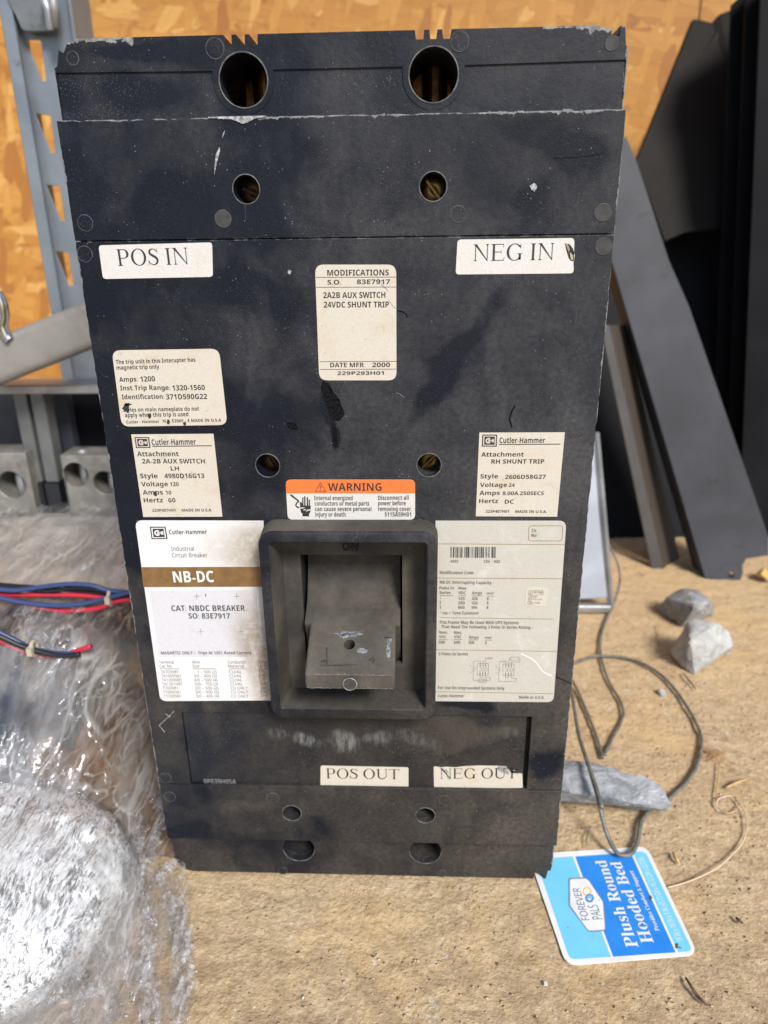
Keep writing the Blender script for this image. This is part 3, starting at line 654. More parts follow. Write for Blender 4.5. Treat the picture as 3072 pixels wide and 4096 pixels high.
# scuffs on the lever top, its worn lower edges, moulded marks
def on_lever(p):   # ray against the sloping top face of the lever
    n = Vector((0, -.477, .879)); p0 = Vector((0, -.0262, .1527)); d = ray(*cK(p)); t_ = (p0-CAM).dot(n)/d.dot(n); return CAM+d*t_+n*.00012
def blob(cx, cy, rx, ry, seed, n=22, rough=.35):
    r = random.Random(seed); return [(cx+rx*(1-rough+rough*2*r.random())*math.cos(2*math.pi*i/n), cy+ry*(1-rough+rough*2*r.random())*math.sin(2*math.pi*i/n)) for i in range(n)]
m = MB()
for bl_ in (blob(735,985,98,18,1), blob(720,1000,70,18,2), blob(830,1115,38,18,3), blob(1030,1030,20,22,4), blob(1020,1110,14,70,5)):
    m.add([on_lever(p) for p in bl_], [tuple(range(len(bl_)))])
m.build('scuff_mark', simple('lever_scuff', (.075,.080,.085), .85, col2=(.26,.27,.28), sc=900), LV)
m = MB()
for pl in ([(560,1085),(572,1090),(572,1210),(562,1212)], [(515,1217),(640,1216),(790,1213),(790,1219),(650,1223),(520,1225)], [(870,1182),(900,1160),(912,1150),(915,1165),(932,1185),(915,1190),(912,1205),(903,1206),(900,1190)], [(530,1180),(575,1175),(575,1195),(520,1198)], [(990,1010),(1050,1012),(1045,1022),(995,1020)]):
    m.add([on_lever(p)+Vector((0,0,.00004)) for p in pl], [tuple(range(len(pl)))])
m.build('moulded_mark', simple('lever_dark_mark', (.028,.027,.026), .9, col2=(.07,.065,.055), sc=900, spec=.1), LV)
# worn front edges of the lever as a thin ragged pale strip
m = MB(); rnd = random.Random(9)
for zz, s_ in ((.15225, 1), (.1453, 1)):
    pts = [(-.0190+.0385*i/60, zz+ (rnd.random()-.5)*.0003) for i in range(61)]
    for a, b in zip(pts, pts[1:]):
        w = .00018+rnd.random()*.0004
        m.add([(a[0], -.02632, a[1]), (b[0], -.02632, b[1]), (b[0], -.02632, b[1]+w), (a[0], -.02632, a[1]+w)], [(0,1,2,3)])
m.build('worn_edge', simple('lever_worn_edge', (.09,.088,.08), .8, col2=(.22,.21,.19), sc=500), LV)
# --- labels
def sticker(name, tf, corners, r, mat, parent=BR, fr=F0, th=.00016, holes=None, label=None):
    pts = [tuple(fr.inv(tf(p))) for p in corners]
    lp = round_poly(pts, r)
    loops = [lp] + ([[tuple(fr.inv(tf(p))) for p in h] for h in holes] if holes else [])
    me = extrude2d(loops, th*.05-fr.Y, th-fr.Y, 0, MAPF); o = link(name, me, mat, parent)
    if label: o['label'] = label
    return o
def flakes(pr, lst, ink='ink'):
    for i, (x, y, rx, ry) in enumerate(lst): pr.poly(blob(x, y, rx, ry, 50+i, 12, .4), ink, .00003)
PH = .00022
s = sticker('paper_label', cA1, [(595,1480),(1280,1462),(1285,1670),(622,1683)], .0014, M_PAPER, label='white label reading POS IN')
pr = Print(F0, cA1, PH); pr.text('POS IN', 716, 1604, 1140, 1594, 100, serif_='roman'); pr.build({'ink': (M_INK, 'lettering')}, s)
tear = [(400,1505),(432,1512),(452,1540),(462,1580),(458,1612),(440,1618),(425,1600),(412,1560)]
s = sticker('paper_label', cC1, [(-263,1483),(460,1473),(455,1692),(-275,1699)], .0014, M_PAPER, holes=[tear], label='white label reading NEG IN with a torn hole')
pr = Print(F0, cC1, PH); pr.text('NEG IN', -168, 1616, 330, 1608, 103, serif_='roman'); pr.poly([(430,1560),(450,1580),(452,1605),(440,1610)], 't'); pr.poly([(404,1507),(420,1512),(432,1545),(424,1560)], 't2'); pr.build({'t2': (simple('torn_paper_edge_brown', (.30,.24,.15), .8), 'torn_edge'), 'ink': (M_INK, 'lettering'), 't': (simple('torn_paper_edge', (.45,.36,.22), .8), 'torn_edge')}, s)  # slivers of torn paper in two browns
s = sticker('paper_label', cB, [(392,88),(882,88),(884,786),(418,786)], .0034, M_PAPER_AGED, label='aged label headed MODIFICATIONS')
pr = Print(F0, cB, PH)
for a in (('MODIFICATIONS',467,155,838,153,34,.018),('S.O.',468,208,550,208,27,.012),('83E7917',645,206,845,205,27,.012),('2A2B AUX SWITCH',443,290,817,288,34,.012),('24VDC SHUNT TRIP',446,347,838,346,34,.012),('DATE MFR.',485,707,695,706,26,.012),('2000',738,706,845,705,26,.012),('229P293H01',527,754,808,752,21,.012)):
    pr.text(*a[:6], bold=a[6], ink='ink' if a[2] < 600 else 'i2')
for y, xa, xb in ((165,398,881),(225,400,881),(673,421,883),(720,423,883)): pr.line((xa, y), (xb, y-2), 3, 'ink' if y < 600 else 'i2')
pr.path([(790,205),(815,228),(835,250)], 2.5, 'g'); pr.path([(835,300),(850,320),(868,345),(880,355)], 2, 'g'); pr.build({'ink': (M_INK, 'lettering'), 'i2': (M_INK, 'lettering'), 'g': (M_INKG, 'crease')}, s)
s = sticker('paper_label', cA, [(675,605),(1322,595),(1372,1055),(735,1065)], .0036, M_PAPER_AGED, label='rounded label about the trip unit')
pr = Print(F0, cA, PH)
for a in (('The trip unit in this Interupter has',702,688,1181,673,24,.004),('magnetic trip only.',706,722,967,715,24,.004),('Amps:',722,795,832,792,27,.015),('1200',850,794,938,791,30,.006),('Inst Trip Range:',728,846,1028,843,27,.012),('1320-1560',1042,847,1238,844,30,.006),
          ('Identification:',738,900,993,897,27,.012),('371D590G22',1004,901,1252,898,30,.006),('Styles on main nameplate do not',745,976,1203,968,23,.004),('apply when this trip is used',757,1008,1138,1002,24,.004),('Cutler - Hammer',765,1046,963,1042,17,.003),('N.P. 5206F - E MADE IN U.S.A.',985,1040,1340,1034,17,.003)):
    pr.text(*a[:6], bold=a[6])
flakes(pr, [(762,955,18,24),(905,1000,10,16),(1015,1038,8,16),(1115,1046,9,12),(770,930,22,8)])
pr.build({'ink': (M_INK, 'lettering')}, s)
def logo(pr, q, ink='ink', paper='p'):
    """square company mark: double frame round a dark square with a stylised C and H"""
    def P(u, v): a, b, c, d = [Vector(k) for k in q]; return (a*(1-u)+b*u)*(1-v)+(d*(1-u)+c*u)*v
    def R(u0, u1, v0, v1, k, dh): pr.poly([P(u0,v0),P(u1,v0),P(u1,v1),P(u0,v1)], k, dh)
    R(0,1,0,1,ink,0); R(.075,.925,.085,.915,paper,.00004); R(.15,.85,.16,.84,ink,.00008)
    n = 20; ang = [math.radians(35+290*i/n) for i in range(n+1)]
    o_ = [P(.42+.19*math.cos(a), .5-.24*math.sin(a)) for a in ang]; i_ = [P(.43+.105*math.cos(a), .5-.13*math.sin(a)) for a in ang]
    for k in range(n): pr.poly([o_[k], o_[k+1], i_[k+1], i_[k]], paper, .00012)
    R(.42,.72,.46,.54,paper,.00012); R(.66,.72,.36,.64,paper,.00013); R(.74,.80,.36,.64,paper,.00013); R(.66,.80,.47,.53,paper,.00014); R(.40,.50,.40,.46,paper,.00013); R(.40,.50,.54,.60,paper,.00013)
s = sticker('paper_label', cA, [(792,1112),(1288,1108),(1342,1608),(865,1610)], .0001, M_PAPER_AGED, label='square-cornered label reading 2A-2B AUX SWITCH')
pr = Print(F0, cA, PH); logo(pr, [(812,1128),(900,1128),(909,1193),(822,1194)])
for a in (('Cutler-Hammer',918,1177,1184,1173,34,.010),('Attachment',830,1244,1080,1243,28,.026),('2A-2B AUX SWITCH',860,1287,1238,1286,26,.012),('LH',1032,1330,1082,1330,25,.012),('Style',848,1376,953,1376,27,.026),('4980D16G13',994,1376,1235,1375,27,.010),('Voltage',855,1425,1015,1424,26,.026),('120',1028,1424,1080,1424,23,.014),
          ('Amps',864,1475,985,1474,26,.026),('10',1002,1474,1035,1474,22,.014),('Hertz',870,1522,985,1521,26,.026),('60',1018,1522,1061,1521,25,.014),('223P407H01',920,1578,1060,1577,16,.004),('MADE IN U.S.A.',1098,1577,1281,1576,16,.004)):
    pr.text(*a[:6], bold=a[6])
pr.line((921,1184), (1279,1180), 5); flakes(pr, [(935,1470,8,14)]); pr.build({'ink': (M_INK, 'lettering'), 'p': (M_PAPER_AGED, 'logo_ground')}, s)
s = sticker('paper_label', cH, [(155,125),(1572,120),(1445,1520),(95,1512)], .0001, M_PAPER_AGED, label='square-cornered label reading RH SHUNT TRIP')
pr = Print(F0, cH, PH); logo(pr, [(205,158),(450,158),(442,357),(195,355)])
for a in (('Cutler-Hammer',487,297,1242,294,86,.010),('Attachment',185,523,890,520,70,.026),('RH SHUNT TRIP',352,638,1228,637,68,.012),('Style',172,884,465,882,68,.026),('2606D58G27',582,892,1255,890,66,.010),('Voltage',165,1026,612,1024,66,.026),('24',642,1024,740,1023,56,.014),('Amps',155,1160,492,1158,66,.026),
          ('8.00A.250SECS',540,1160,1222,1160,58,.012),('Hertz',150,1294,466,1293,68,.026),('DC',575,1302,725,1301,62,.012),('223P407H01',258,1453,645,1453,44,.004),('MADE IN U.S.A.',750,1455,1272,1458,44,.004)):
    pr.text(*a[:6], bold=a[6])
pr.line((482,320), (1500,315), 14); pr.build({'ink': (M_INK, 'lettering'), 'p': (M_PAPER_AGED, 'logo_ground')}, s)
# warning label
s = sticker('warning_label', cB, [(215,1385),(996,1385),(996,1626),(228,1626)], .0024, M_PAPER_WARN)
pr = Print(F0, cB, PH)
lp = round_poly([tuple(F0.inv(cB(p))) for p in [(215,1385),(996,1385),(996,1468),(219,1468)]], [.0024,.0024,0,0])
ob = MB(); ob.add([F0.out(u, v, .00019) for u, v in lp], [tuple(range(len(lp)))]); ob.build('orange_band', M_ORANGE, s, recalc=False)
pr.text('WARNING', 472, 1452, 794, 1452, 45, bold=.028)
for a, b in (((394,1458),(457,1458)), ((457,1458),(424,1403)), ((424,1403),(394,1458))): pr.line(a, b, 3.4)
pr.poly([(421,1420),(428,1420),(426,1443),(423,1443)]); pr.poly(blob(424.5,1450,3.4,3.4,3,10,.02))
for a in (('Internal energized',388,1508,620,1508,25),('conductors or metal parts',391,1541,720,1541,25),('can cause severe personal',393,1574,733,1574,25),('injury or death.',395,1607,583,1607,25),('Disconnect all',773,1507,957,1506,25),('power before',773,1540,940,1539,25),('removing cover.',773,1574,975,1574,25),('5115A59H01',813,1607,972,1607,25)):
    pr.text(*a, bold=.006)
pi = Print(F0, cI, PH)
pi.poly([(208,538),(265,540),(335,600),(420,668),(435,700),(395,690),(330,640),(250,580)]); pi.path([(415,695),(370,725),(350,770),(365,805),(400,822),(430,832)], 30)
pi.poly([(440,710),(470,700),(492,730),(492,782),(680,785),(680,862),(640,868),(560,895),(590,855),(520,870),(545,815),(450,830)]); pi.poly([(448,858),(540,838),(515,892),(600,880),(570,918),(680,885),(672,930),(645,965),(645,1022),(500,1022),(495,960),(465,930)])
for x, y0, w in ((507,602,26),(550,575,30),(608,598,30),(652,648,26)): pi.poly(round_poly([(x-w/2,y0),(x+w/2,y0),(x+w/2,790),(x-w/2,790)], [13,13,0,0]))
for k, v in pi.m.items(): b_ = pr.mb(k); b_.add([Vector(q) for q in v.v], v.f)
pr.build({'ink': (M_INK, 'lettering')}, s)
# left nameplate
s = sticker('nameplate', cD, [(815,122),(1590,124),(1642,1208),(968,1212)], [.0034,.0001,.0001,.0034], M_PLATE_L, label='white nameplate with brown NB-DC band')
pr = Print(F0, cD, PH)
pr2 = Print(F0, cD, .00019); pr2.poly([(852,404),(1572,402),(1590,522),(866,525)], 'b'); pr2.poly([tuple(q) for q in round_poly([(902,545),(1545,540),(1575,945),(960,948)], 12)], 'l')
pr2.build({'b': (M_BROWN, 'brown_band'), 'l': (M_LAV, 'printed_field')}, s)
logo(pr, [(905,160),(1000,160),(1012,234),(915,235)])
for a in (('Cutler-Hammer',1022,206,1250,204,25,.018),('Industrial',1035,306,1172,306,26,0),('Circuit Breaker',1040,345,1253,345,26,0),('CAT: NBDC BREAKER',1037,669,1480,668,33,.016),('SO: 83E7917',1140,714,1390,714,31,.016),('MAGNETIC ONLY \u2013  Trips At 135% Rated Current',973,930,1517,929,17,.016),
          ('Terminal',962,986,1050,986,17,0),('Cat. No.',965,1009,1042,1009,17,0),('Wire',1160,985,1207,985,17,0),('Size',1163,1009,1203,1009,17,0),('Conductor',1377,985,1484,985,17,0),('Material',1380,1009,1472,1009,17,0),('Torque',1557,983,1625,983,17,0),('Lb. In.',1560,1008,1622,1008,17,0)):
    pr.text(*a[:6], bold=a[6])
for xa, xb in ((966,1083),(1162,1305),(1380,1485),(1560,1622)): pr.line((xa,1017),(xb,1017),2.6)
rows = [('TA700NB1',972,1076,'1 \u2013 500 (2)',1193,1308,'CU/AL',1383,1460,'375',1560),('TA1000NB1',975,1093,'3/0 \u2013 400 (3)',1170,1310,'CU/AL',1385,1461,'375',1562),('TA1200NB1',978,1097,'4/0 \u2013 500 (4)',1173,1313,'CU/AL',1387,1463,'375',1565),('TA1201NB1',980,1100,'500 \u2013 750 (3)',1176,1316,'CU/AL',1390,1466,'450',1568),
        ('T700NB1',984,1075,'2/0 \u2013 500 (2)',1178,1319,'CU ONLY',1393,1496,'300',1570),('T1000NB1',987,1092,'3/0 \u2013 500 (3)',1181,1321,'CU ONLY',1395,1498,'300',1572),('T1200NB1',991,1096,'3/0 \u2013 400 (4)',1184,1324,'CU ONLY',1397,1500,'275',1574)]
for i, r_ in enumerate(rows):
    y = 1044+24.4*i
    for j in (0, 3, 6): pr.text(r_[j], r_[j+1], y, r_[j+2], y, 17)
    pr.text(r_[9], r_[10], y-1, r_[10]+38, y-1, 17)
pr.text('NB-DC', 1050, 496, 1293, 493, 64, 'w', .028)
for cx_, cy_ in ((1187,580),(1428,580),(1212,793),(1455,793)): pr.line((cx_-18,cy_),(cx_+18,cy_),2,'g'); pr.line((cx_,cy_-18),(cx_,cy_+18),2,'g')
flakes(pr, [(1242,573,3,8)]); pr.build({'ink': (M_INK, 'lettering'), 'w': (M_WHITEINK, 'white_lettering'), 'p': (M_PLATE_L, 'logo_ground'), 'g': (M_INKG, 'registration_cross')}, s)
# right nameplate
s = sticker('nameplate', cE, [(100,195),(1340,195),(1218,1915),(88,1905)], [.0001,.0034,.0034,.0001], M_PLATE_R, label='dusty nameplate with ratings table, barcode and circuit diagrams')
pr = Print(F0, cE, PH)
for a in (('Cir.',1010,303,1062,303,28),('No.',1008,348,1062,348,28),('6592',243,592,315,592,25),('C04',557,593,612,593,25),('H02',653,594,710,595,25),('Modification Code',140,700,457,703,28),('NB-DC Interrupting Capacity',140,791,630,796,28),('Poles In',137,845,273,845,26),('Max.',317,846,397,847,26),('Series',137,889,242,889,26),('VDC',316,891,387,891,26),('Amps',443,893,540,893,26),('ms*',588,893,657,893,22),
          ('1',143,941,149,941,26),('125',315,946,376,946,26),('42k',443,947,502,947,26),('8',587,948,603,948,26),('2',137,984,152,984,26),('250',314,987,376,987,26),('42k',442,988,500,988,26),('8',585,989,601,989,26),('3',137,1026,152,1026,26),('600',313,1029,375,1029,26),('50k',440,1030,498,1030,26),('8',583,1031,600,1031,26),
          ('* ms = Time Constant',140,1082,507,1084,26),('This Frame May Be Used With UPS Systems',135,1171,887,1176,28),('That Need The Following 3 Poles In Series Rating \u2013',155,1213,1027,1220,27),('Nom.',133,1265,215,1266,25),('Max.',275,1267,350,1268,25),('VDC',132,1307,200,1307,25),('VDC',274,1308,344,1308,25),('Amps',415,1311,508,1312,25),('ms*',570,1312,637,1313,22),
          ('500',131,1359,188,1359,26),('600',274,1361,334,1361,26),('50k',414,1362,471,1362,26),('8',569,1364,584,1364,26),('3 Poles In Series',128,1470,407,1472,27),('For Use On Ungrounded Systems Only',123,1790,753,1797,27),('Cutler-Hammer',122,1868,369,1868,26),('Made in U.S.A.',890,1880,1130,1884,26)):
    pr.text(*a, bold=.004)
for xa, xb, y in ((140,268,905),(316,390,906),(441,537,907),(587,655,909),(132,213,1321),(272,348,1322),(412,507,1324),(570,634,1326)): pr.line((xa,y),(xb,y),4)
for a, b in (((117,414),(1330,421)),((112,738),(1305,745)),((145,1113),(1212,1127)),((105,1417),(1247,1433)),((103,1815),(1216,1834))): pr.line(a, b, 4.5, 'br')
cb = round_poly([(985,243),(1306,243),(1298,386),(980,386)], 26, 4); pr.path(cb+[cb[0]], 5, 'br')
x = 240; rb_ = random.Random(21)
for w, g in ((5,5),(6,12),(14,10),(5,7),(14,8),(5,8),(7,6),(12,20),(6,7),(14,4),(20,14),(5,9),(6,12),(5,8),(14,5),(14,8),(6,8),(14,5),(14,16),(5,6),(7,14),(10,22),(18,5),(6,4),(8,0)):
    pr.line((x+w/2,444),(x+w/2-1,546),w); x += w+g*.85
def circ(ox, oy, k):
    P = lambda x, y: (x+ox, y+oy); L = lambda pts: pr.path([P(*p) for p in pts], 2.6, 'g')
    L([(497,1548),(601,1548),(599,1658),(494,1657),(497,1548)])
    for x_ in (523,550,575):
        L([(x_,1565),(x_,1592)]); L([(x_-2,1612),(x_-2,1640)]); L([(x_+6,1592),(x_+15,1597),(x_+17,1604),(x_+14,1612),(x_+5,1617)])
        pr.poly(blob(x_+ox, 1566+oy, 5.5, 5.5, 2, 10, .05), 'g'); pr.poly(blob(x_-2+ox, 1641+oy, 5.5, 5.5, 2, 10, .05), 'g')
    L([(523,1565),(524,1525),(462,1525),(460,1585)]); L([(440,1587),(480,1587)]); L([(450,1600),(471,1600)]); L([(440,1610),(478,1610)]); L([(451,1622),(466,1622)]); L([(424,1570),(437,1570)]); L([(430.5,1563),(430.5,1577)]); L([(422,1633),(440,1633)])
    if k == 0:
        L([(458,1622),(455,1708),(507,1708)]); L([(506,1695),(583,1695),(583,1726),(506,1726),(506,1695)]); L([(583,1708),(619,1708),(621,1682),(572,1680),(573,1640)]); L([(550,1565),(551,1525),(577,1525),(576,1565)]); L([(521,1640),(520,1677),(545,1677),(547,1640)]); pr.text('LOAD', 513, 1720, 577, 1720, 18, 'g')
    else:
        L([(458,1622),(453,1713),(618,1716),(621,1684),(572,1682),(573,1640)]); L([(550,1565),(554,1497),(565,1497)]); L([(565,1483),(645,1483),(645,1512),(565,1512),(565,1483)]); L([(645,1497),(658,1499),(655,1530),(577,1529),(576,1565)]); L([(521,1640),(519,1680),(544,1680),(547,1640)]); pr.text('LOAD', 572, 1507, 638, 1507, 18, 'g')
circ(0, 0, 0); circ(243, 4, 1)
pr.path([(912,1457),(960,1478),(1010,1500),(1055,1540),(1090,1585),(1115,1622),(1150,1645),(1200,1663)], 9, 's')
pr.build({'ink': (M_INKG, 'lettering'), 'br': (M_BRLINE, 'brown_line'), 'g': (M_INKG, 'circuit_diagram'), 's': (M_WHITEINK, 'scratch')}, s)
s2 = sticker('paper_label', cE, [(958,828),(1160,828),(1155,1005),(947,1000)], .0013, M_PAPER_AGED, th=.0003, label='tiny listing sticker on the right nameplate')
pr = Print(F0, cE, .00036)
for a in (('LISTED CIR.',1032,864,1120,865,12),('BKR. FRAME',1032,880,1122,881,12),('E-7819',1072,898,1122,899,12),('3 POLE UNIT',973,911,1067,911,12),('HACR TYPE',973,928,1056,928,12),('ISSUE NO. G-2335',973,944,1108,944,12),('LR 43556',1018,978,1090,979,13),('UL',986,885,1010,885,20),('SA',984,978,1006,978,18)): pr.text(*a)
for c_, r_ in (((998,874),22),((992,970),20)): q = [(c_[0]+r_*math.cos(i*.4), c_[1]+r_*math.sin(i*.4)) for i in range(17)]; pr.path(q, 3)
pr.build({'ink': (M_INKG, 'lettering')}, s2)
# lower labels on the recessed panel
FP = Face(.0010)
s = sticker('paper_label', cG, [(-195,600),(388,612),(388,748),(-196,742)], .0010, M_PAPER_AGED, fr=FP, label='white label reading POS OUT')
pr = Print(FP, cG, PH); pr.text('POS OUT', -155, 684, 328, 690, 66, serif_='roman'); pr.build({'ink': (M_INK, 'lettering')}, s)
s = sticker('paper_label', cG, [(555,604),(600,612),(640,608),(700,612),(760,604),(850,600),(1000,602),(1035,608),(1060,636),(1090,630),(1110,648),(1143,655),(1147,748),(558,750)], [.001]+[.0002]*10+[.0004,.001,.001], M_PAPER_AGED, fr=FP, label='torn white label reading NEG OUT')
pr = Print(FP, cG, PH); pr.text('NEG OUT', 597, 687, 1108, 684, 68, serif_='roman')
pr.poly([(600,612),(640,625),(665,660),(670,690),(650,690),(635,650),(598,622)], 'w'); pr.poly([(985,600),(1040,602),(1050,632),(1060,660),(1030,655),(990,640),(975,618)], 'w5'); pr.poly([(1055,628),(1115,636),(1120,652),(1070,650)],'k')
pr.build({'ink': (M_INK, 'lettering'), 'w5': (simple('torn_paper_pulp_dark', (.40,.39,.37), .9, col2=(.2,.19,.17), sc=500), 'torn_edge'), 'w': (simple('torn_paper_pulp', (.50,.49,.47), .9, col2=(.25,.24,.22), sc=500), 'torn_edge'), 'k': (M_CASE, 'torn_gap')}, s)
pr = Print(FP, cF, .0002); pr.text('0P839H05A', 525, 718, 740, 722, 30, 'e', .01); pr.build({'e': (M_EMB, 'embossed_number')}, BR)
# scrapes and gouges on the black cover
pr = Print(F0, cB, .0001)
pr.poly([(425,830),(440,790),(478,805),(500,850),(540,900),(572,990),(540,1030),(495,1030),(470,960),(450,905)], 'k'); pr.poly([(498,1040),(515,1045),(527,1110),(530,1190),(508,1192),(495,1120)], 'k'); pr.poly([(225,1040),(280,1045),(290,1085),(230,1080)], 'k')
pr.path([(890,366),(920,372),(945,388),(948,408)], 7, 'k'); pr.path([(1598,938),(1575,985),(1565,1020),(1580,1070)], 9, 'k')
pr.poly(blob(238,133,11,13,8), 'w'); pr.path([(880,860),(905,870),(928,888)], 1.6, 'w')
pA = Print(F0, cA1, .0001); pA.poly([(1325,885),(1328,910),(1310,975),(1293,1055),(1296,990),(1303,930)], 'w'); pA.poly([(1357,785),(1352,810),(1340,835),(1344,808)], 'w')
pC = Print(F0, cC1, .0001); pC.poly(blob(208,1160,24,22,4,14,.4), 'w'); pC.path([(330,980),(450,975),(560,965),(640,948)], 3, 'k')
pD = Print(F0, cD, .0001); pD.path([(1050,1275),(960,1360),(995,1400)], 3, 'w'); pD.path([(1000,1290),(1030,1310)], 3, 'w')
pE = Print(F0, cE, .0001); pE.path([(1238,1672),(1320,1710),(1390,1743)], 7, 'k')
for q_ in (pA, pC, pD, pE):
    for k_, v in q_.m.items(): pr.mb(k_).add([Vector(z) for z in v.v], v.f)
MK = {'k': (simple('gouge_black', (.0025,.0025,.0035), .9, col2=(.012,.012,.013), sc=900, spec=.05), 'gouge_mark'), 'w': (simple('pale_scratch', (.16,.165,.17), .8, col2=(.45,.46,.47), sc=900), 'scratch_mark')}
for k_, v in pr.m.items():   # every mark is a part of its own: split where the strokes stop touching
    groups = []
    for f in v.f:
        pts_ = [Vector(v.v[i]) for i in f]; c_ = sum(pts_, Vector())/len(pts_)
        for g_ in groups:
            if any((c_-o_).length < .0052 for o_ in g_[1]): g_[0].append(pts_); g_[1].append(c_); break
        else: groups.append([[pts_], [c_]])
    for g_ in groups:
        mb_ = MB()
        for pts_ in g_[0]: mb_.add(pts_, [tuple(range(len(pts_)))])
        mb_.build(MK[k_][1], MK[k_][0], BR, recalc=False)
# pale torn chip on the upper lip
m = MB(); rnd = random.Random(3); vs = []
for i in range(40):
    x_ = -.0475+.0215*i/39; dz = .0002+.0020*math.exp(-((x_+.0345)/.0032)**2)+rnd.random()*.0003+.0003*math.exp(-((x_+.042)/.003)**2); vs += [(x_, -.0003, .3749), (x_, -.0004, .3748-dz)]
m.add(vs, [(2*i, 2*i+1, 2*i+3, 2*i+2) for i in range(39)]); m.build('chipped_lip', M_SCUFF, BR)

# ================================================================== BACKGROUND, LEFT
def vpost():
    Y = .38; o = empty('rack_post', (-.28, Y, 0), 'blue-grey steel rack post with slanted cut-outs, upright behind the left of the breaker', 'rack post')
    A = lambda x, y, YY=Y: onY(x*.678, y*.678, YY)
    # web with four slanted cut-outs
    xl_ = A(148, 230).x-.0085; xr_ = A(360, 715).x+.006
    holes = []
    for h in ([(150,232),(240,237),(272,480),(247,478)], [(207,670),(298,680),(325,905),(300,903)], [(270,1090),(352,1096),(382,1305),(356,1300)], [(324,1483),(405,1490),(432,1688),(406,1685)]):
        holes.append(round_poly([(A(*p).x, A(*p).z) for p in h], .0018))
    z0 = .04
    link('web', extrude2d([[(xl_, z0), (xr_+.02, z0), (xr_+.02, .56), (xl_, .56)]] + holes, -Y-.0018, -Y, .0004, MAPF), M_POST, o)
    m = MB(); x0 = A(22, 60).x
    m.prism([(xl_+.001, Y+.001, z0), (xl_-.002, Y-.004, z0), (x0+.012, Y-.010, z0), (x0+.002, Y-.010, z0), (x0, Y-.007, z0), (x0+.0006, Y+.030, z0), (x0+.003, Y+.030, z0), (x0+.003, Y-.004, z0), (x0+.012, Y-.007, z0), (xl_-.003, Y-.001, z0), (xl_, Y+.003, z0)], (0, 0, .56)); m.build('flange', M_POST, o)
    m = MB(); x1 = xr_
    m.box((x1+.018, Y-.008, z0), (x1+.0205, Y+.03, .62)); m.build('flange', M_POST, o)
    m = MB(); x2 = A(370, 100).x; x3 = A(445, 100).x; m.box((x2, Y+.031, .05), (x3, Y+.034, .66)); m.build('back_plate', m_metal('post_beige_plate', (.36,.33,.29), (.46,.43,.38), .6), o)
    # curved connector at the top
    prof = []
    pts = [(30,-60),(40,0),(95,100),(130,185),(300,185),(300,120),(262,0),(250,-60)]
    link('connector', extrude2d([round_poly([(A(p[0],p[1],Y-.012).x, A(p[0],p[1],Y-.012).z) for p in pts], .004)], -Y+.006, -Y+.012, .001, MAPF), m_metal('post_dark_plate', (.13,.14,.15), (.20,.21,.22), .5, .3), o)
    m = MB(); q = [A(262,-60,Y-.02), A(262,0,Y-.02), A(285,70,Y-.02), A(300,180,Y-.018)]; m.tube(smooth_path(q, 6), .0035, 10); m.build('weld_bead', M_ALU, o, True)
    q = A(318, 60, Y-.02); m = MB(); m.tube([q+Vector((0,0,.02)), q+Vector((0,0,-.012))], lambda t_: .0052*(1-.5*t_), 10); m.build('hook', M_ALU, o, True)
vpost()
def arm():
    Y = .27; tfp = full; top = [(-120,1445),(0,1392),(250,1268),(345,1258),(420,1250)]
    m = MB(); a = onY(-160, 1510, Y); b = onY(250, 1345, Y); c = onY(420, 1305, Y); m2 = bpy.data.meshes
    ang = math.atan2(b.z-a.z, b.x-a.x); L = (c-a).length
    prof = rrect(-.017, .017, -.0095, .0095, .007, 6)
    R_ = Matrix.Rotation(-ang, 4, 'Y')
    vs = []; n = len(prof); st = 8
    for i in range(st+1):
        xx = L*i/st
        for p in prof: vs.append(a + R_ @ Vector((xx, p[1], p[0])))
    m.add(vs, [(i*n+k, i*n+(k+1)%n, (i+1)*n+(k+1)%n, (i+1)*n+k) for i in range(st) for k in range(n)] + [tuple(range(n)), tuple(st*n+k for k in range(n))])
    o = m.build('grey_bar', M_GREYBAR, None, True); o.data.set_sharp_from_angle(angle=math.radians(40)); tag(o, 'rounded beige-grey metal bar sloping down to the left across the slotted post', 'metal bar')
arm()
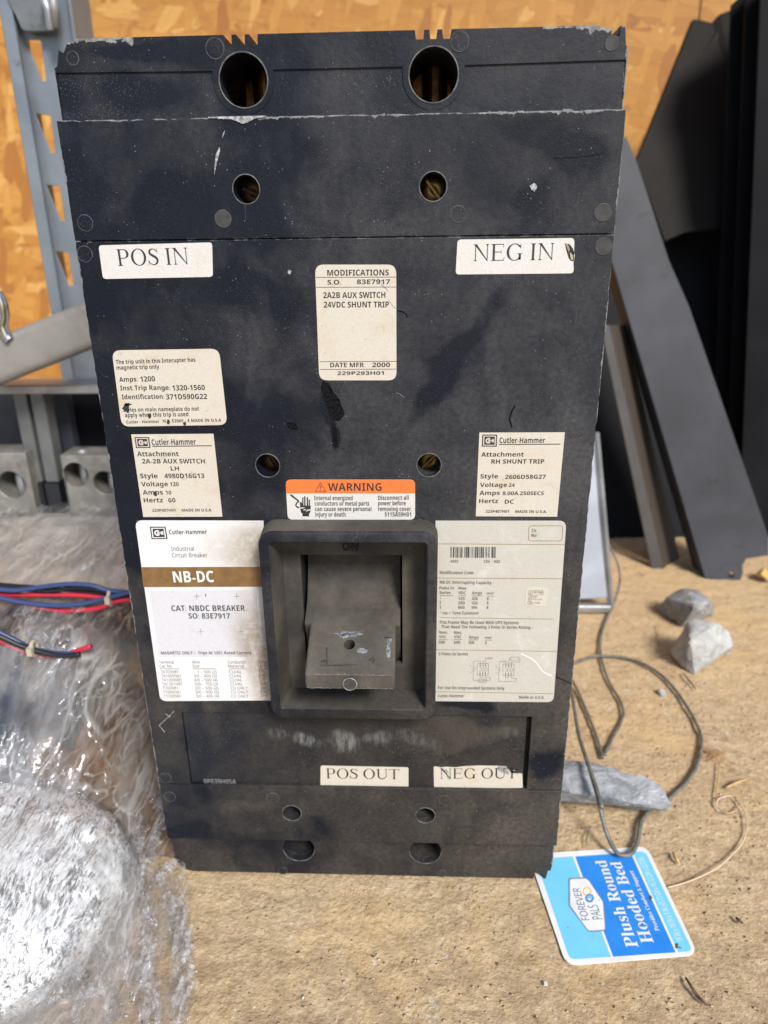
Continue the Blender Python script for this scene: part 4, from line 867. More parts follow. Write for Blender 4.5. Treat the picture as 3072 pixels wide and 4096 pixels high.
def switch():
    Y = .30; o = empty('switch_frame', (-.27, Y, 0), 'grey metal switch frame with two upright blades and cast lug blocks, left of the breaker', 'switch frame')
    fr = lambda x, y, YY=Y: onY(x, y, YY)
    a = fr(-60, 1577); b = fr(0, 1512)
    zt_ = fr(200,1540).z; zb_ = fr(200,1577).z; xr_ = fr(460, 1577).x
    m = MB(); m.box((fr(-150,1577).x, Y, zb_), (xr_, Y+.035, zt_)); w = m.build('crossbar', M_ALU, o); bv = w.modifiers.new('b','BEVEL'); bv.width = .0015; bv.segments = 2
    for xa, xb, xc, xd in ((84,131,110,160),(139,190,175,226)):
        m = MB(); z1 = zb_+.002; z2 = fr(150,1935).z; z3 = fr(150,2035).z-.01; xA = fr(xc, 1935).x; xB = fr(xd, 1935).x
        m.box((xA, Y+.004, z2), (xB, Y+.02, z1)); w = m.build('switch_blade', M_GREYBLADE, o); bv = w.modifiers.new('b','BEVEL'); bv.width = .0008
        m = MB(); m.box((xA-.0005, Y+.002, z3-.03), (xB+.0005, Y+.022, z2-.0005)); m.build('blade_tip', M_BLACKPL, o)
    # lug blocks with bored holes
    for (x0, x1, y0), hs in (((238,520,1822), [((304,1899),.0125),((420,1932),.0105)]), ((-130,100,1812), [((46,1941),.0125),((-60,1900),.011)])):
        Yb = Y-.008; A = fr(x0, y0, Yb); B = fr(x1, y0, Yb)
        loops = [[(A.x, .06), (B.x, .06), (B.x, A.z), (A.x, A.z)]] + [circle(fr(*p, Yb).x, fr(*p, Yb).z, r, 36) for p, r in hs]
        link('lug_block', extrude2d(loops, -Yb-.03, -Yb, .0012, MAPF), M_CAST, o)
        for p, r in hs:
            q = fr(*p, Yb); m = MB(); m.tube([(q.x, Yb+.0295, q.z), (q.x, Yb+.03, q.z)], r*1.1, 24); m.build('bore_end', simple('bore_brown', (.11,.08,.06), .7), o)
            m = MB(); m.tube([(q.x+.003, Yb+.012, q.z-.02), (q.x+.003, Yb+.012, q.z+.02)], .0045, 16); m.build('clamp_screw', M_ALU, o, True)
    m = MB(); q0 = fr(-200,1585,Y+.05); q1 = fr(222,1585,Y+.05); m.box((q0.x, Y+.05, .05), (q1.x, Y+.055, q0.z+.004)); m.build('side_plate', M_SLATE, o)
    m = MB(); q0 = fr(225,1585,Y+.05); q1 = fr(275,1585,Y+.05); m.box((q0.x, Y+.045, .05), (q1.x, Y+.056, q0.z+.004)); m.build('side_plate', M_SLATE, o)
    m = MB(); q0 = fr(262,1585,Y+.05); q1 = fr(600,1585,Y+.05); m.box((q0.x-.06, Y+.06, .05), (q1.x, Y+.065, q0.z+.004)); m.build('rear_panel', M_BLACKSHEET, o)
switch()
# chrome hook at the left frame edge
m = MB(); m.tube(smooth_path([onY(*p, .26) for p in ((-10,1170),(8,1210),(16,1260),(10,1300),(25,1340),(40,1360))], 6), .0042, 10); tag(m.build('chrome_hook', simple('chrome', (.6,.6,.62), .15, 1), None, True), 'small shiny chrome hook hanging at the far left edge above the grey bar', 'hook')
m = MB(); m.tube(smooth_path([onY(*p, .27) for p in ((-20,1180),(-2,1260),(2,1330),(8,1375))], 6), .006, 10); tag(m.build('black_hose', M_BLACKPL, None, True), 'short black hose end beside the chrome hook at the far left', 'hose')

# the wrapped pile under the film
def sstep(a, b, x): t_ = min(1, max(0, (x-a)/(b-a))); return t_*t_*(3-2*t_)
def interp(tab, x):
    if x <= tab[0][0]: return tab[0][1]
    for (a, b), (c, d_) in zip(tab, tab[1:]):
        if x <= c: return b+(d_-b)*(x-a)/(c-a)
    return tab[-1][1]
PROFZ = [(-.20, .002), (-.05, .008), (.0, .034), (.03, .060), (.08, .090), (.13, .100), (.24, .108), (.30, .104), (.36, .02)]
def redge(Y): return interp([(-.2, -.070), (-.085, -.075), (-.055, -.080), (-.03, -.087), (-.003, -.100), (.01, -.108), (.2, -.110)], Y)
def film_z(x, y, drop=.05): return .0015 + interp(PROFZ, y)*sstep(redge(y)-.004, redge(y)-(drop if y > .0 else .10), x)
m = MB(); o = None
def under():
    e = empty('wrapped_crate', (-.35, .2, 0), 'dark low crate buried under crumpled clear plastic film at the left of the breaker', 'crate')
    m = MB(); m.prism([(-.60,.035,.0),(-.60,.075,.080),(-.60,.29,.092),(-.60,.29,.0)], (.42,0,0)); w = m.build('crate_body', M_UNDER, e)
    m = MB(); m.prism([(-.62,.165,.101),(-.62,.30,.105),(-.62,.30,.095),(-.62,.165,.093)], (.47,0,0)); w = m.build('crate_lid', simple('beige_board', (.36,.32,.27), .8, col2=(.50,.45,.39), sc=20), e)
under()
m = MB(); vs = []
for i in range(30):
    for j in range(30):
        x_ = -.205+.115*i/29; y_ = .012+.16*j/29; vs.append((x_, y_, .001+.05*sstep(-.11,-.2,x_)*sstep(0,.07,y_)+.004*noise.noise(Vector((x_*60,y_*60,1)))+.002))
m.add(vs, [(i*30+j, (i+1)*30+j, (i+1)*30+j+1, i*30+j+1) for i in range(29) for j in range(29)]); tag(m.build('shaded_floor_piece', M_FLOORSHADE, None, True), 'crumpled brown piece coloured as shaded floor under the film, lower left of the breaker', 'paper')  # stand-in piece: the brown of shaded floor put into its colour
def ridged(p, o=3):
    s_ = 0; a = 1; f = 1
    for _ in range(o): s_ += a*(1-abs(noise.noise(p*f))*2.2); a *= .5; f *= 2.03
    return s_
def film(name, mat, seed, x0, x1, y0, y1, amp, sc, lift, drop, step=.0028, edge=0.0, aniso=(1,1), par=None, label=None, cat=None):
    nx = int((x1-x0)/step); ny = int((y1-y0)/step); vs = []; keep = []
    for j in range(ny+1):
        for i in range(nx+1):
            x_ = x0+(x1-x0)*i/nx; y_ = y0+(y1-y0)*j/ny
            re = redge(y_)+edge+.004*noise.noise(Vector((y_*60, seed, 0)))+.006*noise.noise(Vector((y_*17, seed, 5)))
            z = film_z(x_, y_, drop)+lift; q = Vector((x_*sc*aniso[0], y_*sc*aniso[1], seed)); w = Vector((noise.noise(q*.7), noise.noise(q*.7+Vector((9,0,0))), 0))*.35
            amp_ = amp*(.35+.65*sstep(re, re-.03, x_))
            z += amp_*(ridged(q+w)-.6); z = max(z, .0012+.0006*seed % .001 + .0004)
            vs.append((x_, y_, z)); keep.append(x_ < re)
    fs = []
    for j in range(ny):
        for i in range(nx):
            a = j*(nx+1)+i; f = (a, a+1, a+nx+2, a+nx+1)
            if all(keep[k] for k in f): fs.append(f)
    m = MB(); m.add(vs, fs); o = m.build(name, mat, par, True, False)
    if label: tag(o, label, cat)
    return o
FM = empty('plastic_film', (-.25, .05, 0), 'crumpled clear stretch film heaped over the floor and crate left of the breaker', 'plastic film')
film('film_sheet', M_FILM, 1.0, -.62, -.07, -.20, .34, .0060, 24, .004, .06, aniso=(1.2,.7), par=FM)
film('film_sheet', M_FILM2, 5.0, -.60, -.07, -.20, .33, .0050, 20, .009, .07, edge=-.006, aniso=(1.5,.6), par=FM)
film('film_sheet', M_FILM2, 9.0, -.60, -.09, -.14, .10, .0080, 24, .013, .08, edge=-.022, aniso=(1.2,.8), par=FM)
def folds():
    rnd = random.Random(31)
    lst = [[(560,3560),(600,3700),(590,3850),(640,4096)],[(745,3640),(752,3800),(748,3950),(738,4110)],[(735,3600),(730,3720),(742,3900),(728,4100)],[(715,3650),(722,3800),(705,3960),(716,4110)],[(640,3470),(700,3460),(735,3560),(748,3680)],[(600,3560),(640,3500),(690,3640),(700,3820)],
           [(380,3760),(430,3900),(460,4110)],[(480,3780),(540,3900),(600,4110)],[(300,3850),(330,3960),(310,4110)],[(60,3900),(140,3960),(250,3980),(420,3960)],[(520,3150),(560,3300),(540,3450),(600,3600)],[(650,3280),(600,3400),(560,3500),(555,3620)],[(20,3180),(120,3080),(240,3010),(360,2940)],[(10,3120),(100,3060),(190,2980),(330,2900)],
           [(150,3100),(260,3060),(400,3040),(470,2980)],[(500,3000),(560,3100),(640,3200),(660,3320)],[(420,3080),(500,3160),(520,3260)],[(100,2420),(140,2520),(230,2600),(250,2680)],[(260,2660),(340,2760),(480,2800),(560,2850)],[(0,2200),(80,2210),(190,2190),(300,2230)],[(300,2300),(380,2240),(470,2220)]]
    for L_ in lst:
        pts = []
        for x_, y_ in L_:
            p = onZ(x_, y_, .02)
            for _ in range(8): p = onZ(x_, y_, film_z(p.x, p.y)+.012)
            pts.append(p)
        path = smooth_path(pts, 14); m = MB(); vs = []; n = len(path); ph = rnd.uniform(0, 9)
        for i, p in enumerate(path):
            d_ = (path[min(i+1,n-1)]-path[max(i-1,0)]).normalized(); sd_ = d_.cross(Vector((0,0,1))).normalized(); tp = math.sin(math.pi*(i+.3)/(n+.6))**.6
            w = .0055*tp*(.6+.8*abs(noise.noise(Vector((i*.35, ph, 0))))); hh = .0040*tp*(.4+1.1*abs(noise.noise(Vector((i*.5, ph, 4))))); off = sd_*.0015*noise.noise(Vector((i*.6, ph, 8)))
            vs += [p+off-sd_*w, p+off-sd_*w*.35+Vector((0,0,hh)), p+off+sd_*w*.1+Vector((0,0,hh*.5)), p+off+sd_*w*.5+Vector((0,0,hh*.9)), p+off+sd_*w]
        m.add(vs, [(i*5+k, i*5+k+1, (i+1)*5+k+1, (i+1)*5+k) for i in range(n-1) for k in range(4)]); m.build('film_fold', M_FOLD, FM, False, False)
folds()
def bundle():
    o = empty('film_bundle', (-.2, -.03, 0), 'thick white wad of crumpled stretch film at the lower left corner of the floor', 'film bundle')
    c = Vector((-.190, -.028, .020)); m = MB(); 
    for lay, (amp, r, mat, sd_) in enumerate(((.0022, 1.0, M_ROLL2, 2), (.0022, 1.05, M_ROLL, 7), (.0028, 1.10, M_FILM, 12))):
        m = MB(); nu, nv = 130, 90; vs = []
        ax = Vector((.25, 1, 0)).normalized(); sx = Vector((1, -.25, 0)).normalized()
        for i in range(nu+1):
            for j in range(nv):
                a = 2*math.pi*j/nv; t_ = -1+2*i/nu; rad = max(0, (1-abs(t_)**2.6))**.5
                d_ = sx*math.cos(a)*.066 + Vector((0,0,1))*math.sin(a)*.040
                p = c + ax*t_*.062 + d_*rad*r
                n_ = d_.normalized(); q = Vector((p.x*55, p.y*55, p.z*55+sd_)); s2_ = Vector((a*5, t_*3.2, sd_))
                p = p + n_*amp*(ridged(Vector((a*11, t_*3.0+a*.8, sd_)), 3)-.4) + n_*.003*noise.noise(q); p.z = max(p.z, .0016); vs.append(p)
        m.add(vs, [(i*nv+j, i*nv+(j+1)%nv, (i+1)*nv+(j+1)%nv, (i+1)*nv+j) for i in range(nu) for j in range(nv)]); m.build('film_layer', mat, o, True, False)
bundle()
def wires(name, label, lst, tie, Y, loc):
    e = empty(name, loc, label, 'wire bundle', 'bundles of coloured wire on the film')
    for k, (pts, mat, dy, col) in enumerate(lst):
        m = MB(); pp = [onY(*cD(p), Y+dy) for p in pts]; m.tube(smooth_path(pp, 7), .00165, 8); w = m.build('wire', mat, e, True); w['label'] = col+' insulated wire'
    for (x_, y_, hgt) in tie:
        q = onY(*cD((x_, y_)), Y); m = MB(); pts = [q+Vector((0, .0035*math.cos(a), hgt*math.sin(a))) for a in [2*math.pi*i/20 for i in range(21)]]; m.tube(pts, .0012, 6); m.box(tuple(q+Vector((-.0016,-.0060,-.002))), tuple(q+Vector((.0016,-.0025,.003)))); m.build('cable_tie', M_TIE, e)
wires('wire_bundle', 'upper bundle of blue, red and black wires with tan tie, running behind the breaker', [
    ([(-120,530),(0,540),(100,545),(250,525),(400,508),(550,515),(650,545),(800,562)], M_WBLUE, 0, 'blue'), ([(-120,560),(0,568),(150,572),(350,572),(500,577),(640,592),(800,602)], M_WRED, .003, 'red'), ([(-120,560),(0,590),(150,620),(350,637),(500,625),(650,590),(800,553)], M_WBLUE, -.003, 'blue'),
    ([(-60,590),(60,600),(200,640),(350,665),(500,665),(620,645),(700,610),(800,600)], M_WRED, -.001, 'red'), ([(-120,500),(0,512),(300,535),(450,545),(600,560),(700,565),(800,555)], M_WBLK, .005, 'black'), ([(-120,515),(0,525),(300,548),(450,528),(600,540),(700,572),(800,575)], M_WBLK, .002, 'black')], [(668,590,.0052)], .116, (-.2,.125,.12))
wires('wire_bundle', 'lower cut-off bundle of coloured wires with a cream tie, lying on the film', [
    ([(-120,740),(0,800),(100,850),(200,900),(330,925),(450,928)], M_WBLUE, 0, 'blue'), ([(-120,790),(0,848),(120,902),(250,935),(350,942),(450,915),(548,882)], M_WRED, .002, 'red'), ([(-120,760),(0,822),(150,888),(300,930),(400,940),(480,930)], M_WBLK, -.002, 'black')], [(205,895,.0045)], .072, (-.25,.07,.11))

# ================================================================== BACKGROUND, RIGHT
def quad_slab(name, pts, thick, mat, label, cat, parent=None, bev=.001, group=None):
    m = MB(); pts = [Vector(p) for p in pts]; n = (pts[1]-pts[0]).cross(pts[2]-pts[0]).normalized()
    if n.y < 0: n = -n
    m.prism(pts, n*thick); o = m.build(name, mat, parent)
    if bev: b = o.modifiers.new('b','BEVEL'); b.width = bev; b.segments = 2
    if label: tag(o, label, cat, group)
    return o
def beam():
    o = empty('steel_channel', (.38, .39, 0), 'wide dark grey steel channel leaning at the right, with notched foot and bolt hole', 'steel channel')
    # frame of the leaning front face: origin at foot, u across, v up the beam
    P0 = onY(2822, 2318, .388); P1 = onY(3075, 2262, .388); T0 = onY(2330, 560, .52); T1 = onY(2508, 560, .52)
    def P(u, v): return (P0*(1-u)+P1*u)*(1-v)+(T0*(1-u)+T1*u)*v
    foot = [(2822,2318),(2850,2345),(2905,2335),(2962,2322),(2972,2290),(2970,2262),(2985,2235),(3075,2222)]
    n = (P1-P0).cross(T0-P0).normalized(); n = -n if n.y < 0 else n
    def hit(x, y): d_ = ray(x, y); return CAM + d_*((P0-CAM).dot(n)/d_.dot(n))
    face = [hit(*p) for p in foot]+[hit(3075,2150), hit(2757,1227), hit(2676,1042), hit(2545,640), hit(2505,548), hit(2300,548)]
    # lay out in plane coordinates, cut the hole, extrude
    ux = (P1-P0).normalized(); uy = n.cross(ux); uy = uy if uy.z > 0 else -uy
    def uvp(p): d_ = p-P0; return (d_.dot(ux), d_.dot(uy))
    hc_ = uvp(hit(2925, 2300)); me = extrude2d([[uvp(p) for p in face], circle(hc_[0], hc_[1], .0030, 20)], 0, .0025, .0004, lambda x, y, z: tuple(P0+ux*x+uy*y+n*z)); link('channel_face', me, M_BEAM, o)
    for a, b in (((2822,2318),(2300,548)),):
        A_ = hit(*a)+n*.0027; B_ = hit(*b)+n*.0027; m = MB(); m.prism([A_, B_, B_+ux*.0025, A_+ux*.0025], n*.030); m.build('flange', M_BEAM, o)
    A_ = hit(2860,2345); m = MB(); m.prism([A_+n*.004, hit(2960,2325)+n*.004, hit(2960,2325)+n*.004+Vector((0,0,-.014)), A_+n*.004+Vector((0,0,-.014))], n*.003); m.build('foot_tab', M_BLACKPL, o)
beam()
def narrow():
    o = empty('steel_strip', (.30, .41, 0), 'narrow dark steel angle leaning between the breaker and the wide channel', 'steel angle')
    quad_slab('angle_face', [onY(2622,2350,.41), onY(2672,2345,.41), onY(2438,1300,.46), onY(2400,1300,.46)], .0022, M_BEAM2, None, None, o)
    quad_slab('angle_side', [onY(2674,2345,.4125), onY(2745,2338,.436), onY(2500,1300,.49), onY(2440,1300,.4625)], .0022, simple('angle_rust', (.05,.038,.028), .7), None, None, o)
narrow()
quad_slab('leaning_board', [onY(2660,965,.60), onY(2546,646,.62), onY(2775,75,.72), onY(2800,78,.72), onY(2850,90,.72), onY(2880,55,.72), onY(2935,35,.72), onY(2960,450,.66), onY(2960,900,.61), onY(2740,930,.605)], .006, M_DARKBOARD, 'dark brown board leaning to the right against the particle board wall', 'board')
quad_slab('dark_sheet', [onY(2240,2215,.49), onY(3200,2190,.50), onY(3200,560,.70), onY(2530,700,.70), onY(2470,560,.70), onY(2240,560,.70)], .004, M_BLACKSHEET, 'broad black sheet added behind the leaning channel, standing in for deep shade', 'metal sheet')  # added sheet, black in place of the shade between the leaning steels
XS = [(2925,20,.56), (2985,-60,.53), (3045,-90,.50)]
g = 'upright black sheets stacked in the right corner'
for i, (x_, yt, Y_) in enumerate(XS):
    b0 = onY(x_-90, 2150, Y_); t0 = onY(x_, yt, Y_+.05); w_ = .16
    quad_slab('dark_sheet', [b0, b0+Vector((w_,0,0)), t0+Vector((w_,0,.15)), t0+Vector((0,0,.0))], .003, M_BLACKSHEET, ['leftmost tall black sheet of the three in the right corner', 'tall black sheet in the middle of the stack in the right corner', 'tall black sheet nearest the viewer in the right corner'][i], 'metal sheet', bev=.0006, group=g)
def framed():
    o = empty('framed_panel', (.25, .33, 0), 'white panel with an aluminium edge frame standing on the floor just right of the breaker', 'framed panel')
    Y0 = .34; Yt = .40
    BRc = onZ(2450, 2440, .002); Y0 = BRc.y
    T = onY(2385, 1780, Y0+.05); Tm = onY(2375,1700,Y0+.055)
    quad_slab('white_board', [onY(2250,2400,Y0+.002), onY(2432,2392,Y0+.002), onY(2384,1760,Y0+.052), onY(2250,1760,Y0+.052)], .004, M_WHITEPANEL, None, None, o)
    m = MB(); m.tube([onY(2443,2425,Y0), onY(2412,2060,Y0+.028), onY(2383,1730,Y0+.055)], .0034, 4); m.build('frame_bar', M_ALU, o)
    m = MB(); q0 = onY(2250,2422,Y0-.002); q1 = onY(2447,2415,Y0-.002); m.box((q0.x, q0.y-.003, .0008), (q1.x, q0.y+.006, .0085)); w = m.build('frame_bar', M_ALU, o); b_ = w.modifiers.new('b','BEVEL'); b_.width = .002; b_.segments = 3
framed()
def rock(name, pts, mat, label, sub=5, amp=.0016, grp=None, seed=1):
    bm = bmesh.new(); 
    for p in pts: bm.verts.new(p)
    r = bmesh.ops.convex_hull(bm, input=bm.verts); bmesh.ops.delete(bm, geom=[v for v in bm.verts if not v.link_faces], context='VERTS')
    bmesh.ops.subdivide_edges(bm, edges=bm.edges[:], cuts=sub, use_grid_fill=True); bmesh.ops.triangulate(bm, faces=bm.faces[:]); bm.normal_update()
    for _ in range(1): bmesh.ops.smooth_vert(bm, verts=bm.verts[:], factor=.35, use_axis_x=True, use_axis_y=True, use_axis_z=True)
    bm.normal_update(); dd = {}
    for v in bm.verts: q = v.co*140+Vector((seed*7,0,0)); dd[v] = v.normal*(noise.noise(q)*amp+noise.noise(q*.35)*amp*1.5)
    for v in bm.verts: v.co += dd[v]
    me = bpy.data.meshes.new(name); bm.to_mesh(me); bm.free(); o = link(name, me, mat, None, False)
    for p in me.polygons: p.use_smooth = True
    me.set_sharp_from_angle(angle=math.radians(28)); return tag(o, label, 'rock', grp)
Q = lambda x, y, z: onZ(*cM((x, y)), z)
g = 'loose grey rocks on the floor'
rock('rock', [Q(893,385,.003),Q(1060,530,0),Q(1290,450,0),Q(1290,400,0),Q(1090,252,.030),Q(1180,280,.031),Q(1275,345,.024),Q(1150,410,.026),Q(960,330,.018),Q(920,430,.0), Q(1150,380,.03)], M_ROCK, 'grey angular rock at the foot of the steel channel, touching another behind it', seed=1, grp=g)
rock('rock', [Q(985,690,.004),Q(1040,780,0),Q(1100,830,0),Q(1160,858,0),Q(1412,690,.004),Q(1110,478,.036),Q(1180,458,.038),Q(1330,495,.036),Q(1385,560,.026),Q(1418,660,.016),Q(1130,610,.034),Q(1230,775,.010),Q(1100,700,.02)], M_ROCKP, 'pale faceted rock, nearer and brighter of the two touching rocks', seed=2, grp=g)
rock('rock', [Q(430,1442,.024),Q(120,1420,.020),Q(800,1535,.024),Q(925,1590,.022),Q(1015,1735,.018),Q(970,1805,.009),Q(850,1790,.006),Q(530,1695,.008),Q(120,1700,.006),Q(350,1660,.020),Q(830,1740,.020),Q(1020,1760,.010),Q(120,1600,.022), Q(450,1560,.001), Q(800,1640,.001)], M_ROCK2, 'long blue-grey stone slab lying beside the lower right edge of the breaker under a wire', seed=3, amp=.0012, grp=g)
rock('rock', [Q(890,960,0),Q(930,1005,0),Q(970,1000,0),Q(965,960,.004),Q(920,940,.006),Q(900,950,.004)], M_ROCK, 'small grey pebble inside the wire loop', 3, .0004, g, 4)
# grey wire
def gw(pts, z): return [Q(p[0], p[1], (p[2] if len(p) > 2 else z)) for p in pts]
W_ = empty('grey_wire', (.2, .2, 0), 'loose grey-green wire looping over the floor and the stone slab beside the breaker', 'wire')
m = MB(); m.tube(smooth_path(gw([(560,-60,.055),(590,0,.050),(632,90,.038),(648,180,.026),(635,280,.012),(600,380,.004),(545,500),(514,620),(524,750),(575,900),(645,1020),(672,1110),(650,1190),(600,1280),(540,1400)], .0025), 8), .00105, 8)
m.tube(smooth_path(gw([(250,760),(350,765),(430,735),(540,722),(700,740),(850,800),(980,900),(1100,1060),(1190,1230),(1207,1330),(1170,1480),(1100,1590),(1000,1685),(930,1760)], .0025), 8), .0012, 8); m.build('wire_loop', M_WIREG, W_, True)
m = MB(); QN = lambda x, y, z: onZ(*cN((x, y)), z)
m.tube(smooth_path([QN(950,190,.003),QN(910,240,.003),QN(872,300,.003),QN(855,400,.003),QN(820,480,.0045),QN(770,498,.005),QN(722,478,.006),QN(672,390,.010),QN(632,260,.018),QN(602,120,.026),QN(565,0,.030),Q(525,1760,.030),Q(478,1600,.031),Q(420,1430,.030),Q(365,1250,.026),Q(325,1010,.020),Q(300,900,.014)], 8), .00125, 8); m.build('wire_loop', M_WIREG, W_, True)
m = MB(); m.tube(smooth_path(gw([(300,860,.004),(345,930,.003),(420,1100),(488,1270),(530,1420)], .0025), 8), .00115, 8); m.build('wire_loop', M_WIREG, W_, True)

# ================================================================== HANG TAG
TG = empty('product_tag', (.13, 0, 0), 'blue and white product tag lying on the floor at the breaker corner', 'product tag')
zt0 = .0009; FL = Flat(zt0)
tagp = [tuple(FL.inv(cT(p))) for p in [(30,158),(1155,82),(1642,1110),(392,1212)]]
hole = [tuple(FL.inv(cT((340+13*math.cos(a), 655+13*math.sin(a))))) for a in [2*math.pi*i/16 for i in range(16)]]
link('tag_card', extrude2d([round_poly(tagp, [.002,.006,.006,.006]), hole], .0003, zt0, .0, lambda x, y, z: (x, y, z)), M_TAGW, TG)
pr = Print(FL, cT, .00005)
pr.poly([tuple(q) for q in round_poly([(100,205),(1140,130),(1592,1078),(425,1158)], [2,60,60,60])], 'l')
pr.poly([(475,185),(1005,147),(1425,1090),(832,1132)], 'b', .00006)
pr.line((463,182), (826,1138), 22, 'w', .00011); pr.line((1012,145), (1440,1092), 20, 'w', .00011)
T_ = lambda s_, a, b, c_, ink, bo, se, dh=0: pr.text(s_, a[0], a[1], b[0], b[1], 0, ink, bo, se, capdir=c_)
pr.h = .00018
T_('Plush Round', (1078,1040), (762,218), (962,1052), 'w2', .006, True); T_('Hooded Bed', (1222,1000), (905,232), (1106,1014), 'w2', .006, True)
T_('Provides Comfort & Support', (1276,885), (1022,318), (1236,890), 'w2', .0, True); T_('18 IN x 18 IN x 5 IN (45.72 CM x 45.72 CM x 12.7CM)', (1502,988), (1118,188), (1446,994), 'w2', .0, False)
hexp = [(412,398),(428,384),(572,380),(602,398),(748,612),(770,872),(758,890),(612,898),(588,882),(415,648)]
pr.h = .00015; pr.poly(hexp, 'o', .00004); cxh, cyh = 590, 640; pr.poly([(cxh+(x-cxh)*.945, cyh+(y-cyh)*.965) for x, y in hexp], 'w2', .00008); pr.poly([(cxh+(x-cxh)*.93, cyh+(y-cyh)*.955) for x, y in hexp], 'o', .00010); pr.poly([(cxh+(x-cxh)*.915, cyh+(y-cyh)*.945) for x, y in hexp], 'w3', .00012)
pr.h = .00032; T_('FOREVER', (612,788), (517,482), (545,800), 'n', .0, False); T_('PALS', (735,776), (682,640), (652,798), 'n', .0, False)
def discs(cx_, cy_, r0, r1, ink, dh):
    n = 24
    for i in range(n):
        a, b = 2*math.pi*i/n, 2*math.pi*(i+1)/n
        pr.poly([(cx_+r1*math.cos(a), cy_+r1*math.sin(a)), (cx_+r1*math.cos(b), cy_+r1*math.sin(b)), (cx_+r0*math.cos(b), cy_+r0*math.sin(b)), (cx_+r0*math.cos(a), cy_+r0*math.sin(a))], ink, dh)
discs(588,515,30,42,'y',0); discs(612,580,.5,42,'d',.00004)
for (a, b, r_) in ((612,590,13),(592,585,6),(600,568,6),(618,562,6),(632,574,6)): pr.poly(blob(a, b, r_, r_, 1, 12, .02), 'w4', .00008)
pr.h = .0004; flakes(pr, [(700,598,5,4),(725,262,7,9),(980,690,9,7),(1112,825,10,8),(1190,575,12,22),(1440,1030,14,24),(405,856,5,5),(1250,938,4,4),(1470,1050,12,6)], 'k')
pr.build({'l': (M_TAGL, 'light_blue_print'), 'b': (M_TAGB, 'blue_print'), 'w': (M_TAGW, 'white_stripe'), 'w2': (M_TAGW, 'white_lettering'), 'o': (M_TAGG, 'badge_outline'), 'w3': (M_TAGW, 'badge'), 'n': (M_TAGINK, 'badge_lettering'), 'y': (M_TAGY, 'yellow_ring'), 'd': (M_TAGDB, 'blue_disc'), 'w4': (M_TAGW, 'paw_mark'), 'k': (M_DARKGRIT, 'dirt_speck')}, TG)

# ================================================================== FLOOR LITTER
m = MB(); m.tube(smooth_path([QN(1040,695,.002),QN(1150,665,.002),QN(1260,620,.003),QN(1350,570,.003),QN(1430,500,.002),QN(1500,420,.002),QN(1530,320,.002),QN(1520,240,.002),QN(1490,180,.003),QN(1430,130,.002),QN(1350,150,.003),QN(1340,200,.002)], 8), .00042, 6); tag(m.build('string', M_STRING, None, True), 'thin tan string curving over the floor from the edge of the product tag', 'string')
m = MB(); m.tube(smooth_path([QN(1355,-60,.002),QN(1350,30,.002),QN(1338,130,.002),QN(1350,200,.002),QN(1400,235,.003),QN(1450,225,.002),QN(1482,180,.002),QN(1455,135,.003)], 8), .0004, 5); tag(m.build('fibre_strand', M_STRAW, None, True), 'fine curled straw coloured strand near the right edge of the floor', 'strand')
m = MB(); rnd = random.Random(5)
for k in range(16):
    c_ = Q(1270+rnd.uniform(-45,70), 1400+rnd.uniform(-45,60), .002); pts = [c_+Vector((rnd.uniform(-.005,.005), rnd.uniform(-.005,.005), rnd.uniform(-.001,.002))) for _ in range(4)]; m.tube(smooth_path(pts, 4), .0002, 4)
tag(m.build('fibre_clump', M_FIBRE, None, True), 'small clump of rusty orange fibres right of the wire loop', 'fibre clump')
straws = [((N_(a), N_(b))) for a, b in []] if False else []
lab = ['flat straw piece near the orange fibre clump', 'thin brown stalk below the pale rock', 'dark bent twig at the lower right of the floor', 'short brown twig right of the product tag', 'brown splinter near the right frame edge', 'thin green grass blade beside the breaker corner', 'pale straw below the rocks']
pl = [([QN(1400,78,.002),QN(1460,50,.003),QN(1530,25,.002)], .0011, M_STRAW), ([Q(1080,840,.002),Q(1120,890,.003),Q(1168,955,.002)], .0007, M_DARKGRIT), ([QN(1150,1255,.002),QN(1185,1310,.004),QN(1215,1360,.002),QN(1255,1400,.003),QN(1285,1425,.002)], .0009, M_DARKGRIT),
      ([QN(1072,480,.002),QN(1090,515,.003),QN(1108,548,.002)], .0011, M_STRAW), ([QN(1462,882,.002),QN(1480,900,.003),QN(1505,918,.002)], .0010, M_DARKGRIT), ([QN(530,440,.002),QN(538,390,.003),QN(545,345,.002)], .0004, M_GREEN), ([Q(900,510,.002),Q(912,560,.002),Q(910,620,.002)], .0005, M_STRAW)]
for L_, (p, r_, mt) in zip(lab, pl):
    m = MB(); m.tube(smooth_path(p, 4), lambda t_, r_=r_: r_*(1-.5*abs(2*t_-1)), 6); tag(m.build('twig', mt, None, True), L_, 'twig')
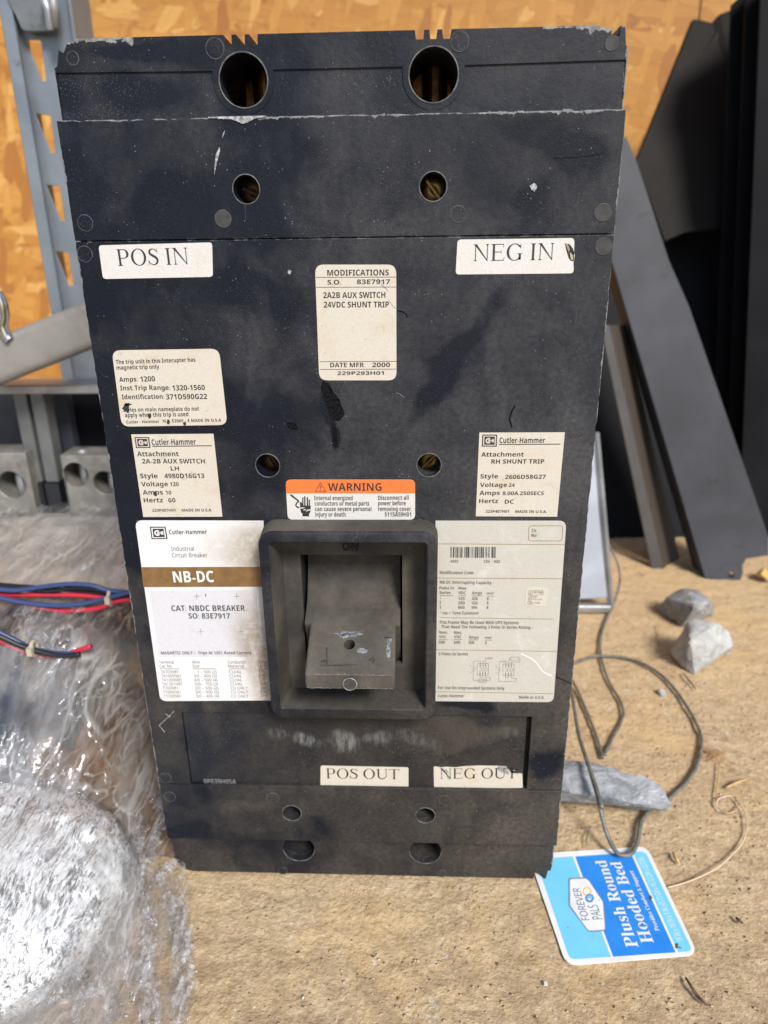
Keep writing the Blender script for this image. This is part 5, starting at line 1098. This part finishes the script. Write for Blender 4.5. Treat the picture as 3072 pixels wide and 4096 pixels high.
def grit(name, n, mat, r0, r1, seed, label, reg=(-.14,.34,-.12,.42)):
    rnd = random.Random(seed); m = MB(); ico = [Vector(v) for v in ((0,0,1),(.9,0,.3),(.28,.85,.3),(-.72,.53,.3),(-.72,-.53,.3),(.28,-.85,.3),(0,0,-.6))]; fs = [(0,1,2),(0,2,3),(0,3,4),(0,4,5),(0,5,1),(6,2,1),(6,3,2),(6,4,3),(6,5,4),(6,1,5)]
    k = 0
    while k < n:
        x_ = rnd.uniform(reg[0], reg[1]); y_ = reg[2]+(reg[3]-reg[2])*rnd.random()**1.5
        if -.108 < x_ < .108 and 0 < y_ < .14: continue
        if .09 < x_ < .172 and -.05 < y_ < .035: continue
        r_ = r0+(r1-r0)*rnd.random()**3; a = rnd.uniform(0, 6.28); Rz = Matrix.Rotation(a, 3, 'Z'); sc = Vector((rnd.uniform(.6,1.5), rnd.uniform(.6,1), rnd.uniform(.3,.7)))*r_
        m.add([Vector((x_, y_, .0001)) + Rz @ Vector((v.x*sc.x, v.y*sc.y, v.z*sc.z)) for v in ico], fs); k += 1
    tag(m.build(name, mat, None, True), label, 'grit', kind='stuff')
grit('grit', 9000, M_GRIT, .0002, .0011, 1, 'fine tan grit scattered over the board floor')
grit('dark_crumbs', 260, M_DARKGRIT, .0002, .0010, 2, 'fine dark brown crumbs scattered over the floor')
grit('pale_crumbs', 260, M_PALEGRIT, .0002, .0012, 3, 'pale dust crumbs scattered over the floor')
m = MB(); q = QN(283,1297,.001); m.box(tuple(q+Vector((-.0008,-.0007,0))), tuple(q+Vector((.0008,.0009,.0008)))); tag(m.build('white_chip', M_PALEGRIT), 'tiny square white chip on the floor left of and below the tag', 'chip')
m = MB(); q = Q(1625,170,.006); vs = [q+Vector((.009*math.cos(a)*(.8+.4*random.random()), .010*math.sin(a), .004*math.sin(a*2))) for a in [i*.785 for i in range(8)]]; m.add(vs+[q+Vector((0,0,.008))], [(i,(i+1)%8,8) for i in range(8)]+[tuple(range(8))[::-1]]); tag(m.build('dry_leaf', simple('leaf_yellow', (.50,.34,.10), .6)), 'curled yellow dry leaf at the right edge below the dark channel', 'leaf')
